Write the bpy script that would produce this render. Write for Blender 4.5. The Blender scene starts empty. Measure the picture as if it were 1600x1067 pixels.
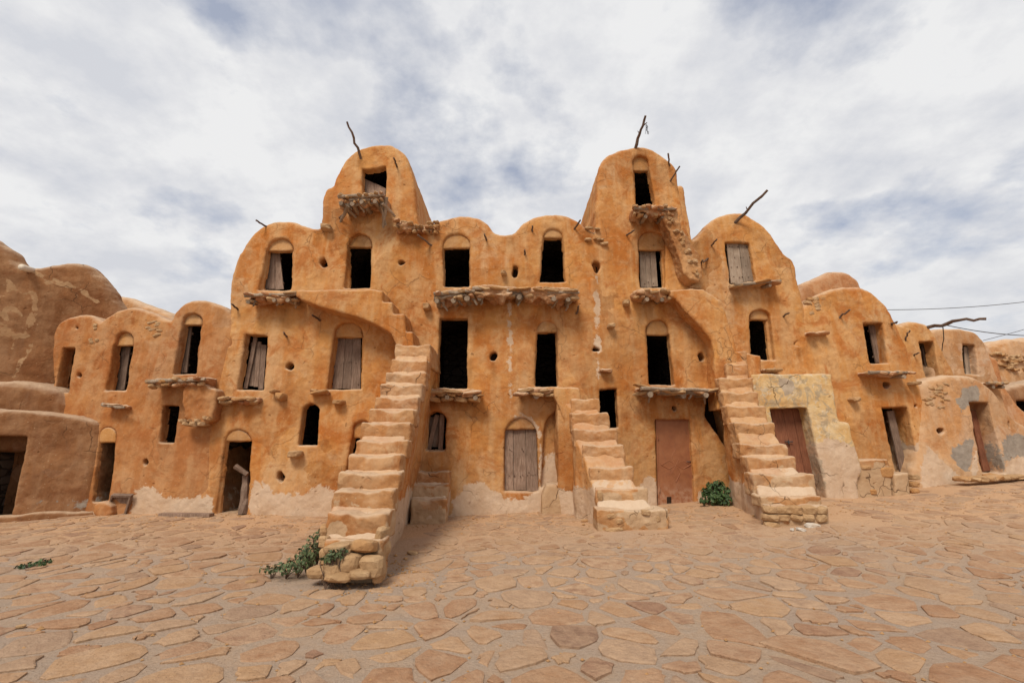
import bpy, bmesh, math, random
import numpy as np
from mathutils import Vector
random.seed(7)
rng = np.random.default_rng(7)
scene = bpy.context.scene
col = scene.collection
R = math.radians

# ------------------------------------------------------------ camera / sky / sun / exposure
FPX, PITCH, EYE = 720.0, R(11.5), 1.6
cam_d = bpy.data.cameras.new('camera'); cam = bpy.data.objects.new('camera', cam_d); col.objects.link(cam)
cam_d.sensor_width = 36.0; cam_d.lens = FPX / 1600 * 36; cam_d.clip_end = 3000; cam_d.clip_start = .05
cam.location = (0, 0, EYE); cam.rotation_euler = (R(90) + PITCH, 0, 0)
scene.camera = cam

SUN_EL, SUN_AZ = 52.0, 205.0        # azimuth: clockwise from +Y; the sun stands behind the camera, a little to the left
world = bpy.data.worlds.new('World'); scene.world = world; world.use_nodes = True
wt = world.node_tree; wt.nodes.clear()
def WN(t, **kw):
    n = wt.nodes.new(t)
    for k, v in kw.items(): setattr(n, k, v)
    return n
wo = WN('ShaderNodeOutputWorld'); bg = WN('ShaderNodeBackground'); bg.inputs['Strength'].default_value = .1
sky = WN('ShaderNodeTexSky', sky_type='NISHITA'); sky.sun_disc = False
sky.sun_elevation = R(SUN_EL); sky.sun_rotation = R(SUN_AZ); sky.altitude = 300; sky.dust_density = 2.0
tc = WN('ShaderNodeTexCoord'); sep = WN('ShaderNodeSeparateXYZ'); wt.links.new(tc.outputs['Generated'], sep.inputs[0])
def wmath(op, a, b=None, clamp=False):
    n = WN('ShaderNodeMath', operation=op); n.use_clamp = clamp
    for i, v in enumerate((a, b)):
        if v is None: continue
        if isinstance(v, (int, float)): n.inputs[i].default_value = v
        else: wt.links.new(v, n.inputs[i])
    return n.outputs[0]
zc = wmath('ADD', wmath('MAXIMUM', sep.outputs['Z'], 0.0), .32)
comb = WN('ShaderNodeCombineXYZ')
wt.links.new(wmath('DIVIDE', sep.outputs['X'], zc), comb.inputs[0])
wt.links.new(wmath('DIVIDE', sep.outputs['Y'], zc), comb.inputs[1])
def wnoise(scale, detail, rough, off, dist=0.0):
    m = WN('ShaderNodeMapping'); m.inputs['Location'].default_value = off; wt.links.new(comb.outputs[0], m.inputs[0])
    n = WN('ShaderNodeTexNoise'); n.inputs['Scale'].default_value = scale; n.inputs['Detail'].default_value = detail
    n.inputs['Roughness'].default_value = rough; n.inputs['Distortion'].default_value = dist
    wt.links.new(m.outputs[0], n.inputs['Vector']); return n.outputs['Fac']
def wramp(fac, stops):
    r = WN('ShaderNodeValToRGB'); e = r.color_ramp.elements
    while len(e) < len(stops): e.new(.5)
    for el, (p, c) in zip(e, stops): el.position = p; el.color = (*c, 1) if len(c) == 3 else c
    wt.links.new(fac, r.inputs[0]); return r.outputs[0]
def wmix(f, a, b, blend='MIX'):
    m = WN('ShaderNodeMix', data_type='RGBA'); m.blend_type = blend
    for s, v in ((m.inputs[0], f), (m.inputs[6], a), (m.inputs[7], b)):
        if isinstance(v, (int, float)): s.default_value = v
        elif isinstance(v, tuple): s.default_value = v
        else: wt.links.new(v, s)
    return m.outputs[2]
cover = wramp(wnoise(2.1, 15, .56, (15.2, 8.8, 0), .0), [(.37, (0, 0, 0)), (.49, (1, 1, 1))])
tone = wramp(wnoise(4.2, 15, .6, (7.1, 4.2, 0), .0), [(.36, (6.6, 6.75, 7.2)), (.47, (7.5, 7.55, 7.8)), (.58, (8.5, 8.5, 8.55))])
skyblue = wmix(.62, sky.outputs[0], (5.4, 5.8, 6.9, 1))
lit = wmix(cover, skyblue, tone)
hz = wramp(sep.outputs['Z'], [(0.0, (1, 1, 1)), (.34, (0, 0, 0))])
lit = wmix(wmath('MULTIPLY', hz, .7), lit, (6.6, 6.75, 7.1, 1))
wt.links.new(lit, bg.inputs['Color']); wt.links.new(bg.outputs[0], wo.inputs[0])

sd = bpy.data.lights.new('sun', 'SUN'); sd.energy = 3.1; sd.angle = R(19); sd.color = (1.0, .92, .80)
sun = bpy.data.objects.new('sun', sd); col.objects.link(sun)
a, e = R(SUN_AZ), R(SUN_EL)
sdir = Vector((math.sin(a) * math.cos(e), math.cos(a) * math.cos(e), math.sin(e)))
sun.rotation_euler = sdir.to_track_quat('Z', 'Y').to_euler(); sun.location = sdir * 50
scene.view_settings.view_transform = 'Standard'; scene.view_settings.look = 'None'
scene.view_settings.exposure = 0.0; scene.view_settings.gamma = 1.0; scene.view_settings.use_curve_mapping = False
scene.render.engine = 'CYCLES'; scene.cycles.max_bounces = 6; scene.cycles.diffuse_bounces = 4
scene.cycles.use_adaptive_sampling = True

# ------------------------------------------------------------ helpers: noise, camera rays, wall surfaces
_lat = rng.random((64, 64, 64)).astype(np.float32)
def vnoise(x, y, z):
    x, y, z = np.broadcast_arrays(np.asarray(x, np.float32), np.asarray(y, np.float32), np.asarray(z, np.float32))
    xi, yi, zi = np.floor(x), np.floor(y), np.floor(z)
    fx, fy, fz = x - xi, y - yi, z - zi
    fx, fy, fz = fx*fx*(3-2*fx), fy*fy*(3-2*fy), fz*fz*(3-2*fz)
    X, Y, Z = xi.astype(np.int32) & 63, yi.astype(np.int32) & 63, zi.astype(np.int32) & 63
    X1, Y1, Z1 = (X+1) & 63, (Y+1) & 63, (Z+1) & 63
    L = _lat
    a = L[X,Y,Z]*(1-fx)+L[X1,Y,Z]*fx; b = L[X,Y1,Z]*(1-fx)+L[X1,Y1,Z]*fx
    c = L[X,Y,Z1]*(1-fx)+L[X1,Y,Z1]*fx; d = L[X,Y1,Z1]*(1-fx)+L[X1,Y1,Z1]*fx
    return ((a*(1-fy)+b*fy)*(1-fz)+(c*(1-fy)+d*fy)*fz)*2-1
def fbm(x, y, z, o=3, g=.5):
    s, a, f, t = 0, 1.0, 1.0, 0
    for i in range(o):
        s = s + a*vnoise(x*f+i*17.3, y*f+i*5.1, z*f+i*9.7); t += a; a *= g; f *= 2.03
    return s/t
def sstep(a, b, x):
    t = np.clip((x-a)/(b-a), 0, 1); return t*t*(3-2*t)

def ray(px, py):
    dx, dy = (px-800)/FPX, (533.5-py)/FPX
    return dx, math.cos(PITCH)-dy*math.sin(PITCH), math.sin(PITCH)+dy*math.cos(PITCH)
def at(px, py, Y):                       # the point at depth Y seen at that place of the photograph
    d = ray(px, py); t = Y/d[1]
    return Vector((d[0]*t, Y, EYE+d[2]*t))

def make_wall(kx, ky, batter, amp=.05, seed=0.0):
    kx = np.array(kx, float); ky = np.array(ky, float)
    def F(x, z):
        return np.interp(x, kx, ky) + batter*np.maximum(z, 0) + amp*fbm(np.asarray(x)/1.7+seed, seed*3.0, np.asarray(z)/1.7, 2)
    return F
F_main = make_wall([-12, -9.6, -7, -3, 0, 2, 4, 6, 10, 13, 18], [10.6, 10.45, 10.3, 10.25, 10.3, 10.5, 10.9, 11.1, 11.45, 11.8, 12.5], .055)
def F_lwall(x, z): return 11.75 + .62*(np.asarray(x)+9.6) + .03*np.maximum(z, 0) + .06*fbm(np.asarray(x)/1.7, 3.1, np.asarray(z)/1.7, 2)
def F_low(x, z): return 10.53 + .55*(np.asarray(x)+9.1) + .04*np.maximum(z, 0) + .04*fbm(np.asarray(x)/1.3, 8.1, np.asarray(z)/1.3, 2)
F_porch = make_wall([4, 6, 8, 10], [10.55, 10.65, 10.75, 10.95], .05, .03, 2.0)
F_vault = make_wall([8, 10, 12, 16], [11.25, 11.3, 11.6, 12.4], .10, .05, 4.0)
F_far = make_wall([8, 12, 18], [12.9, 13.3, 14.2], .05, .06, 6.0)
F_rub = make_wall([10, 20], [15.5, 17.5], .05, .15, 9.0)

def surf(px, py, q=0.0, F=F_main):
    d = ray(px, py); t = 10.5/d[1]
    for _ in range(14):
        t = (float(F(d[0]*t, EYE+d[2]*t))+q)/d[1]
    return Vector((d[0]*t, d[1]*t, EYE+d[2]*t))
def elev(pts, q=0.0, F=F_main):          # outline read from the photograph -> (x, z) on the wall
    return np.array([(p.x, p.z) for p in (surf(u, v, q, F) for u, v in pts)])
def chaikin(P, n=2):
    P = np.array(P, float)
    for _ in range(n):
        Q = np.roll(P, -1, 0); P = np.stack([P*.75+Q*.25, P*.25+Q*.75], 1).reshape(-1, 2)
    return P

def catmull(P, n=4):
    P = np.array(P, float); A, B, C, D = np.roll(P, 1, 0), P, np.roll(P, -1, 0), np.roll(P, -2, 0); out = []
    for i in range(n):
        t = i/n; out.append(.5*(2*B+(C-A)*t+(2*A-5*B+4*C-D)*t*t+(3*B-A-3*C+D)*t**3))
    return np.stack(out, 1).reshape(-1, 2)

# ground height (the yard climbs a little towards the right-hand buildings)
_gp = [(60,808),(200,803),(330,802),(515,808),(640,813),(700,808),(800,801),(900,799),(1050,789),(1150,781),(1290,771),(1340,776),(1400,767),(1480,753),(1570,750),(1600,746)]
_gx, _gz = [], []
for u, v in _gp:
    p = surf(u, v); _gx.append(p.x); _gz.append(p.z)
_gx = np.array(_gx); _gz = np.array(_gz)
def ground_z(x, y):
    x = np.asarray(x, float); y = np.asarray(y, float)
    b = sum(np.interp(x+o, _gx, _gz) for o in (-.8, -.4, 0, .4, .8))/5
    return b*sstep(3.0, 9.5, y) + .03*fbm(x/1.6, y/1.6, 1.3, 2)*sstep(1, 3, y)

# ------------------------------------------------------------ helpers: objects
def add_mesh(name, V, Fc, mat, parent=None, smooth=True, masks=None):
    me = bpy.data.meshes.new(name)
    V = np.asarray(V, np.float32)
    if isinstance(Fc, np.ndarray) and Fc.ndim == 2:
        n, k = Fc.shape
        me.vertices.add(len(V)); me.vertices.foreach_set('co', V.ravel())
        me.loops.add(n*k); me.loops.foreach_set('vertex_index', Fc.astype(np.int32).ravel())
        me.polygons.add(n); me.polygons.foreach_set('loop_start', np.arange(0, n*k, k, dtype=np.int32))
        me.update(calc_edges=True); me.validate()
    else:
        me.from_pydata([tuple(map(float, v)) for v in V], [], [tuple(map(int, f)) for f in Fc]); me.update()
    me.polygons.foreach_set('use_smooth', np.full(len(me.polygons), smooth))
    if masks is not None and len(me.vertices) == len(V):
        ca = me.attributes.new('mask', 'FLOAT_COLOR', 'POINT')
        ca.data.foreach_set('color', np.asarray(masks, np.float32).ravel())
    if isinstance(mat, (list, tuple)):
        for m in mat: me.materials.append(m)
    else: me.materials.append(mat)
    o = bpy.data.objects.new(name, me); col.objects.link(o)
    if parent: o.parent = parent; o.matrix_parent_inverse = parent.matrix_world.inverted() if False else o.matrix_parent_inverse
    return o
def thing(name, label, cat, group=None):
    o = bpy.data.objects.new(name, None); col.objects.link(o); o['label'] = label; o['category'] = cat
    o.empty_display_size = .3
    if group: o['group'] = group
    return o
def tag(o, label=None, cat=None, group=None, kind=None):
    for k, v in (('label', label), ('category', cat), ('group', group), ('kind', kind)):
        if v: o[k] = v
    return o

# ------------------------------------------------------------ helpers: distance fields and surface nets
def poly_sdf(X, Z, P):
    d = np.full(X.shape, 1e9, np.float32); s = np.zeros(X.shape, bool)
    n = len(P)
    for i in range(n):
        ax, az = P[i]; bx, bz = P[(i+1) % n]
        ex, ez = bx-ax, bz-az; wx, wz = X-ax, Z-az
        t = np.clip((wx*ex+wz*ez)/(ex*ex+ez*ez+1e-12), 0, 1)
        d = np.minimum(d, (wx-ex*t)**2+(wz-ez*t)**2)
        c = ((az > Z) != (bz > Z)) & (X < (bx-ax)*(Z-az)/(bz-az+1e-12)+ax)
        s ^= c
    d = np.sqrt(d); return np.where(s, -d, d).astype(np.float32)
def smax(a, b, k):
    if k <= 0: return np.maximum(a, b)
    h = np.clip(.5+.5*(a-b)/k, 0, 1); return b*(1-h)+a*h+k*h*(1-h)
def smin(a, b, k): return -smax(-a, -b, k)

def surface_net(D, ax):
    S = D < 0
    nx, ny, nz = D.shape
    c = S[:-1,:-1,:-1].astype(np.uint8)
    tot = np.zeros((nx-1, ny-1, nz-1), np.uint8)
    for i in (0, 1):
        for j in (0, 1):
            for k in (0, 1):
                tot += S[i:nx-1+i, j:ny-1+j, k:nz-1+k]
    act = (tot > 0) & (tot < 8)
    I, J, K = np.nonzero(act)
    idx = np.full(act.shape, -1, np.int32); idx[I, J, K] = np.arange(len(I))
    acc = np.zeros((len(I), 3), np.float32); cnt = np.zeros(len(I), np.float32)
    C = [(0,0,0),(1,0,0),(0,1,0),(1,1,0),(0,0,1),(1,0,1),(0,1,1),(1,1,1)]
    vals = [D[I+i, J+j, K+k] for i, j, k in C]
    for a in range(8):
        for b in range(a+1, 8):
            dv = [C[b][t]-C[a][t] for t in range(3)]
            if sum(dv) != 1 or min(dv) < 0: continue
            m = (vals[a] < 0) != (vals[b] < 0)
            t = np.where(m, vals[a]/(vals[a]-vals[b]+1e-20), 0)
            for q in range(3): acc[:, q] += np.where(m, C[a][q]+dv[q]*t, 0)
            cnt += m
    P = acc/cnt[:, None]+np.stack([I, J, K], 1)
    V = np.stack([np.interp(P[:, q], np.arange(len(ax[q])), ax[q]) for q in range(3)], 1)
    quads = []
    for axis in range(3):
        sl0 = [slice(None)]*3; sl1 = [slice(None)]*3
        sl0[axis] = slice(0, -1); sl1[axis] = slice(1, None)
        o = [q for q in range(3) if q != axis]
        for q in o: sl0[q] = slice(1, -1); sl1[q] = slice(1, -1)
        A, B = S[tuple(sl0)], S[tuple(sl1)]
        ii = np.nonzero(A != B)
        flip = A[ii]
        base = [None]*3; base[axis] = ii[axis]
        base[o[0]] = ii[o[0]]+1; base[o[1]] = ii[o[1]]+1
        def g(du, dv):
            c = list(base); c[o[0]] = c[o[0]]-du; c[o[1]] = c[o[1]]-dv
            return idx[tuple(c)]
        q4 = np.stack([g(1,1), g(0,1), g(0,0), g(1,0)], 1)
        if axis == 1: flip = ~flip
        q4[~flip] = q4[~flip][:, ::-1]
        quads.append(q4)
    Q = np.concatenate(quads)
    Q = Q[(Q >= 0).all(1)]
    return V, Q

class Wall:
    """a mud wall held as a distance field in (x, q, z): q = depth behind the wall's face"""
    def __init__(s, F, outline, depth=4.0, h=.03, qf=-.06, zmin=-.35, rnd=.16, edge=.032, q0=0.0):
        s.F, s.h = F, h
        O = catmull(outline, 3); s.outline = O; s.caps = []
        s.X = np.arange(O[:,0].min()-4*h, O[:,0].max()+4*h, h)
        s.Z = np.arange(zmin, O[:,1].max()+4*h, h)
        qa = np.arange(qf-3*h, .66, h); qb = np.arange(qa[-1]+.12, depth+.2, .12)
        s.Q = np.concatenate([qa, qb, [depth+.3]])
        s.GX, s.GZ = np.meshgrid(s.X, s.Z, indexing='ij')
        s.wob = (edge*fbm(s.GX/.35, 0, s.GZ/.35, 3)).astype(np.float32)
        s.d2 = poly_sdf(s.GX, s.GZ, O)+s.wob
        q = s.Q[None, :, None]
        s.D = smax(s.d2[:, None, :], (q0-q)+0*s.d2[:, None, :], rnd).astype(np.float32)
        s.D = np.maximum(s.D, (q-depth)).astype(np.float32)
        s.depth = depth
    def _box(s, P, q0, q1, m=.3):
        i0, i1 = np.searchsorted(s.X, [P[:,0].min()-m, P[:,0].max()+m]); k0, k1 = np.searchsorted(s.Z, [P[:,1].min()-m, P[:,1].max()+m])
        j0, j1 = np.searchsorted(s.Q, [q0-m, q1+m])
        return slice(i0, i1), slice(j0, j1), slice(k0, k1)
    def _f(s, P, q0, q1, k, w=1.0):
        b = s._box(P, q0, q1)
        d2 = poly_sdf(s.GX[b[0], b[2]], s.GZ[b[0], b[2]], P)+w*s.wob[b[0], b[2]]
        q = s.Q[b[1]][None, :, None]
        return b, smax(d2[:, None, :], np.maximum(q0-q, q-q1)+0*d2[:, None, :], k)
    def cut(s, P, q1, k=.03, ks=.03, q0=-1.0, w=.6):
        b, f = s._f(P, q0, q1, k, w)
        s.D[b] = smax(s.D[b], -f, ks)
    def add(s, P, q0, q1, k=.05, ks=.08, w=1.0):
        b, f = s._f(P, q0, q1, k, w)
        s.D[b] = smin(s.D[b], f, ks)
    def build(s, name, mat, parent, masks=None, rough=.02):
        V, Q = surface_net(s.D, (s.X, s.Q, s.Z))
        # drop the far ends of door tunnels (the chambers stand there) and the rear face
        c = V[Q].mean(1); n = np.cross(V[Q[:,1]]-V[Q[:,0]], V[Q[:,2]]-V[Q[:,0]]); n /= np.linalg.norm(n, axis=1)[:, None]+1e-12
        cap = np.zeros(len(Q), bool)
        for x0, x1, z0, z1, t in s.caps: cap |= (c[:,0] > x0) & (c[:,0] < x1) & (c[:,2] > z0) & (c[:,2] < z1) & (np.abs(c[:,1]-t) < .045) & (np.abs(n[:,1]) > .5)
        rear = c[:,1] > s.depth-.08
        Q = Q[~(cap | rear)]
        used = np.unique(Q); re = np.full(len(V), -1); re[used] = np.arange(len(used)); V = V[used]; Q = re[Q]
        x, q, z = V.T
        W = np.stack([x, s.F(x, z)+q, z], 1)
        N = vert_normals(W, Q)
        W += N*(rough*fbm(x/.32, q/.32, z/.32, 3)+rough*.45*fbm(x/.09, q/.09, z/.09, 2))[:, None]
        M = masks(x, q, z, N) if masks else default_mask(x, W[:,1], z, N)
        o = add_mesh(name, W, Q[:, ::-1], mat, parent, True, M)
        B = s.outline
        yb = s.F(B[:,0], B[:,1])+s.depth-.1
        add_mesh('back_wall', np.stack([B[:,0], yb, B[:,1]], 1), [list(range(len(B)))], mat, parent, False)
        return o
def vert_normals(W, Q):
    n = np.cross(W[Q[:,2]]-W[Q[:,0]], W[Q[:,3]]-W[Q[:,1]])
    N = np.zeros_like(W)
    for k in range(4):
        for c in range(3): N[:,c] += np.bincount(Q[:,k], n[:,c], len(W))
    N /= np.linalg.norm(N, axis=1)[:, None]+1e-12
    return -N
def default_mask(x, y, z, N):
    return np.stack([np.zeros_like(x), np.zeros_like(x), np.zeros_like(x), np.ones_like(x)], 1)
def field_mesh(name, f, lo, hi, h, mat, parent, rough=.01, masks=None, F=None, smooth=True, rs=.25):
    ax = [np.arange(lo[i]-2*h, hi[i]+3*h, h) for i in range(3)]
    G = np.meshgrid(*ax, indexing='ij', sparse=True)
    D = np.broadcast_to(f(*G), [len(a) for a in ax]).astype(np.float32).copy()
    D[0], D[-1] = 1, 1; D[:,0], D[:,-1] = 1, 1; D[:,:,0], D[:,:,-1] = 1, 1
    V, Q = surface_net(D, ax)
    if F is not None: V = np.stack([V[:,0], F(V[:,0], V[:,2])+V[:,1], V[:,2]], 1)
    N = vert_normals(V, Q)
    x, y, z = V.T
    V = V+N*(rough*fbm(x/rs, y/rs, z/rs, 3)+rough*.5*fbm(x/.07, y/.07, z/.07, 2))[:, None]
    M = masks(x, y, z, N) if masks else default_mask(x, y, z, N)
    return add_mesh(name, V, Q[:, ::-1], mat, parent, smooth, M)
def prism(name, pts, q0, q1, mat, parent, F=F_main, h=.03, k=.05, qe=None, rough=.012, masks=None, ch=1, edge=.015):
    """a solid whose front outline is read from the photograph, from q0 (in front of the wall) to q1"""
    P = chaikin(elev(pts, q0 if qe is None else qe, F), ch) if ch else elev(pts, q0 if qe is None else qe, F)
    GX = GZ = None
    def f(X, Y, Z):
        gx, gz = np.meshgrid(X.ravel(), Z.ravel(), indexing='ij')
        d = poly_sdf(gx, gz, P)+edge*fbm(gx/.3, 0, gz/.3, 3)
        return smax(d[:, None, :], np.maximum(q0-Y, Y-q1)+0*d[:, None, :], k)
    return field_mesh(name, f, (P[:,0].min(), q0, P[:,1].min()), (P[:,0].max(), q1, P[:,1].max()), h, mat, parent, rough, masks, F)
def block(name, lo, hi, mat, parent, k=.04, h=.025, rough=.012, masks=None, rs=.25):
    def f(X, Y, Z):
        d = smax(smax(np.maximum(lo[0]-X, X-hi[0])+0*Z+0*Y, np.maximum(lo[2]-Z, Z-hi[2])+0*X+0*Y, k), np.maximum(lo[1]-Y, Y-hi[1])+0*X+0*Z, k)
        return d
    return field_mesh(name, f, lo, hi, h, mat, parent, rough, masks, rs=rs)

def tube(pts, r0, r1, sides=7, jit=.0, cap=True):
    pts = [Vector(p) for p in pts]; V, Fc = [], []
    n = len(pts)
    for i, p in enumerate(pts):
        d = (pts[min(i+1, n-1)]-pts[max(i-1, 0)]).normalized()
        u = d.cross(Vector((.13, .2, 1)))
        if u.length < .05: u = d.cross(Vector((1, 0, 0)))
        u.normalize(); v = d.cross(u)
        r = r0+(r1-r0)*i/(n-1)
        for s in range(sides):
            a = 2*math.pi*s/sides; rr = r*(1+jit*random.uniform(-1, 1))
            V.append(p+u*math.cos(a)*rr+v*math.sin(a)*rr)
    for i in range(n-1):
        for s in range(sides):
            Fc.append((i*sides+s, i*sides+(s+1) % sides, (i+1)*sides+(s+1) % sides, (i+1)*sides+s))
    Fc.append(tuple(range(sides))[::-1]); Fc.append(tuple(range((n-1)*sides, n*sides)))
    return V, Fc
def crooked(p0, p1, n=7, amp=.03):
    p0, p1 = Vector(p0), Vector(p1); out = []
    for i in range(n+1):
        t = i/n; w = math.sin(math.pi*t)
        out.append(p0.lerp(p1, t)+Vector([random.uniform(-1, 1)*amp*(.3+w) for _ in range(3)])*(0 if i in (0,) else 1))
    return out
def join(parts):
    V, Fc = [], []
    for v, f in parts:
        o = len(V); V += list(v); Fc += [tuple(i+o for i in q) for q in f]
    return V, Fc
def rock_data(w, d, h, seed, sub=1, flat=.6):
    bm = bmesh.new(); bmesh.ops.create_icosphere(bm, subdivisions=sub, radius=1)
    r = random.Random(seed); off = r.uniform(0, 60)
    V = []
    for v in bm.verts:
        c = np.array(v.co)
        c = np.sign(c)*np.abs(c)**flat                       # squarish
        n = 1+.16*float(vnoise(c[0]*1.3+off, c[1]*1.3, c[2]*1.3))+r.uniform(-.05, .05)
        V.append((c[0]*w/2*n, c[1]*d/2*n, c[2]*h/2*n))
    Fc = [[v.index for v in f.verts] for f in bm.faces]; bm.free()
    return V, Fc
_rocks = {}
def rock(name, loc, size, mat, parent, rz=0, seed=None, sub=2, tilt=0.0):
    k = (seed if seed is not None else random.randrange(9), sub)
    if k not in _rocks:
        V, Fc = rock_data(1, 1, 1, k[0], sub)
        me = bpy.data.meshes.new(name); me.from_pydata(V, [], Fc); me.polygons.foreach_set('use_smooth', [False]*len(me.polygons))
        me.materials.append(mat); _rocks[k] = {}
        _rocks[k][mat.name] = me
    if mat.name not in _rocks[k]:
        me = list(_rocks[k].values())[0].copy(); me.materials.clear(); me.materials.append(mat); _rocks[k][mat.name] = me
    o = bpy.data.objects.new(name, _rocks[k][mat.name]); col.objects.link(o)
    o.location = loc; o.scale = size; o.rotation_euler = (random.uniform(-1, 1)*tilt, random.uniform(-1, 1)*tilt, rz)
    if parent: o.parent = parent
    return o

# ------------------------------------------------------------ materials
class Mat:
    def __init__(s, name, rough=.92, spec=.2):
        s.m = bpy.data.materials.new(name); s.m.use_nodes = True; s.t = s.m.node_tree
        s.b = s.t.nodes['Principled BSDF']; s.b.inputs['Roughness'].default_value = rough
        s.b.inputs['Specular IOR Level'].default_value = spec
        s.geo = s.t.nodes.new('ShaderNodeNewGeometry'); s.pos = s.geo.outputs['Position']
    def node(s, t, **kw):
        n = s.t.nodes.new(t)
        for k, v in kw.items(): setattr(n, k, v)
        return n
    def link(s, a, b): s.t.links.new(a, b)
    def mapped(s, scale=(1,1,1), loc=(0,0,0), src=None):
        m = s.node('ShaderNodeMapping'); m.inputs['Scale'].default_value = scale; m.inputs['Location'].default_value = loc
        s.link(src or s.pos, m.inputs[0]); return m.outputs[0]
    def noise(s, scale, detail=4, rough=.55, vec=None, dist=0.0):
        n = s.node('ShaderNodeTexNoise'); n.inputs['Scale'].default_value = scale; n.inputs['Detail'].default_value = detail
        n.inputs['Roughness'].default_value = rough; n.inputs['Distortion'].default_value = dist
        s.link(vec or s.pos, n.inputs['Vector']); return n.outputs['Fac']
    def ramp(s, f, stops):
        r = s.node('ShaderNodeValToRGB'); e = r.color_ramp.elements
        while len(e) < len(stops): e.new(.5)
        for el, (p, c) in zip(e, stops):
            el.position = p; el.color = (c, c, c, 1) if isinstance(c, (int, float)) else (*c, 1)
        s.link(f, r.inputs[0]); return r.outputs[0]
    def math(s, op, a, b=0.0, clamp=False):
        n = s.node('ShaderNodeMath', operation=op); n.use_clamp = clamp
        for i, v in enumerate((a, b)):
            if isinstance(v, (int, float)): n.inputs[i].default_value = v
            else: s.link(v, n.inputs[i])
        return n.outputs[0]
    def mix(s, f, a, b, blend='MIX'):
        m = s.node('ShaderNodeMix', data_type='RGBA'); m.blend_type = blend
        for sk, v in ((m.inputs[0], f), (m.inputs[6], a), (m.inputs[7], b)):
            if isinstance(v, (int, float)): sk.default_value = v
            elif isinstance(v, tuple): sk.default_value = (*v, 1) if len(v) == 3 else v
            else: s.link(v, sk)
        return m.outputs[2]
    def bump(s, h, strength, dist, prev=None):
        b = s.node('ShaderNodeBump'); b.inputs['Strength'].default_value = strength; b.inputs['Distance'].default_value = dist
        s.link(h, b.inputs['Height'])
        if prev: s.link(prev, b.inputs['Normal'])
        return b.outputs[0]
    def done(s, colour, normal=None):
        if isinstance(colour, tuple): s.b.inputs['Base Color'].default_value = (*colour, 1)
        else: s.link(colour, s.b.inputs['Base Color'])
        if normal: s.link(normal, s.b.inputs['Normal'])
        return s.m

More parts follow.
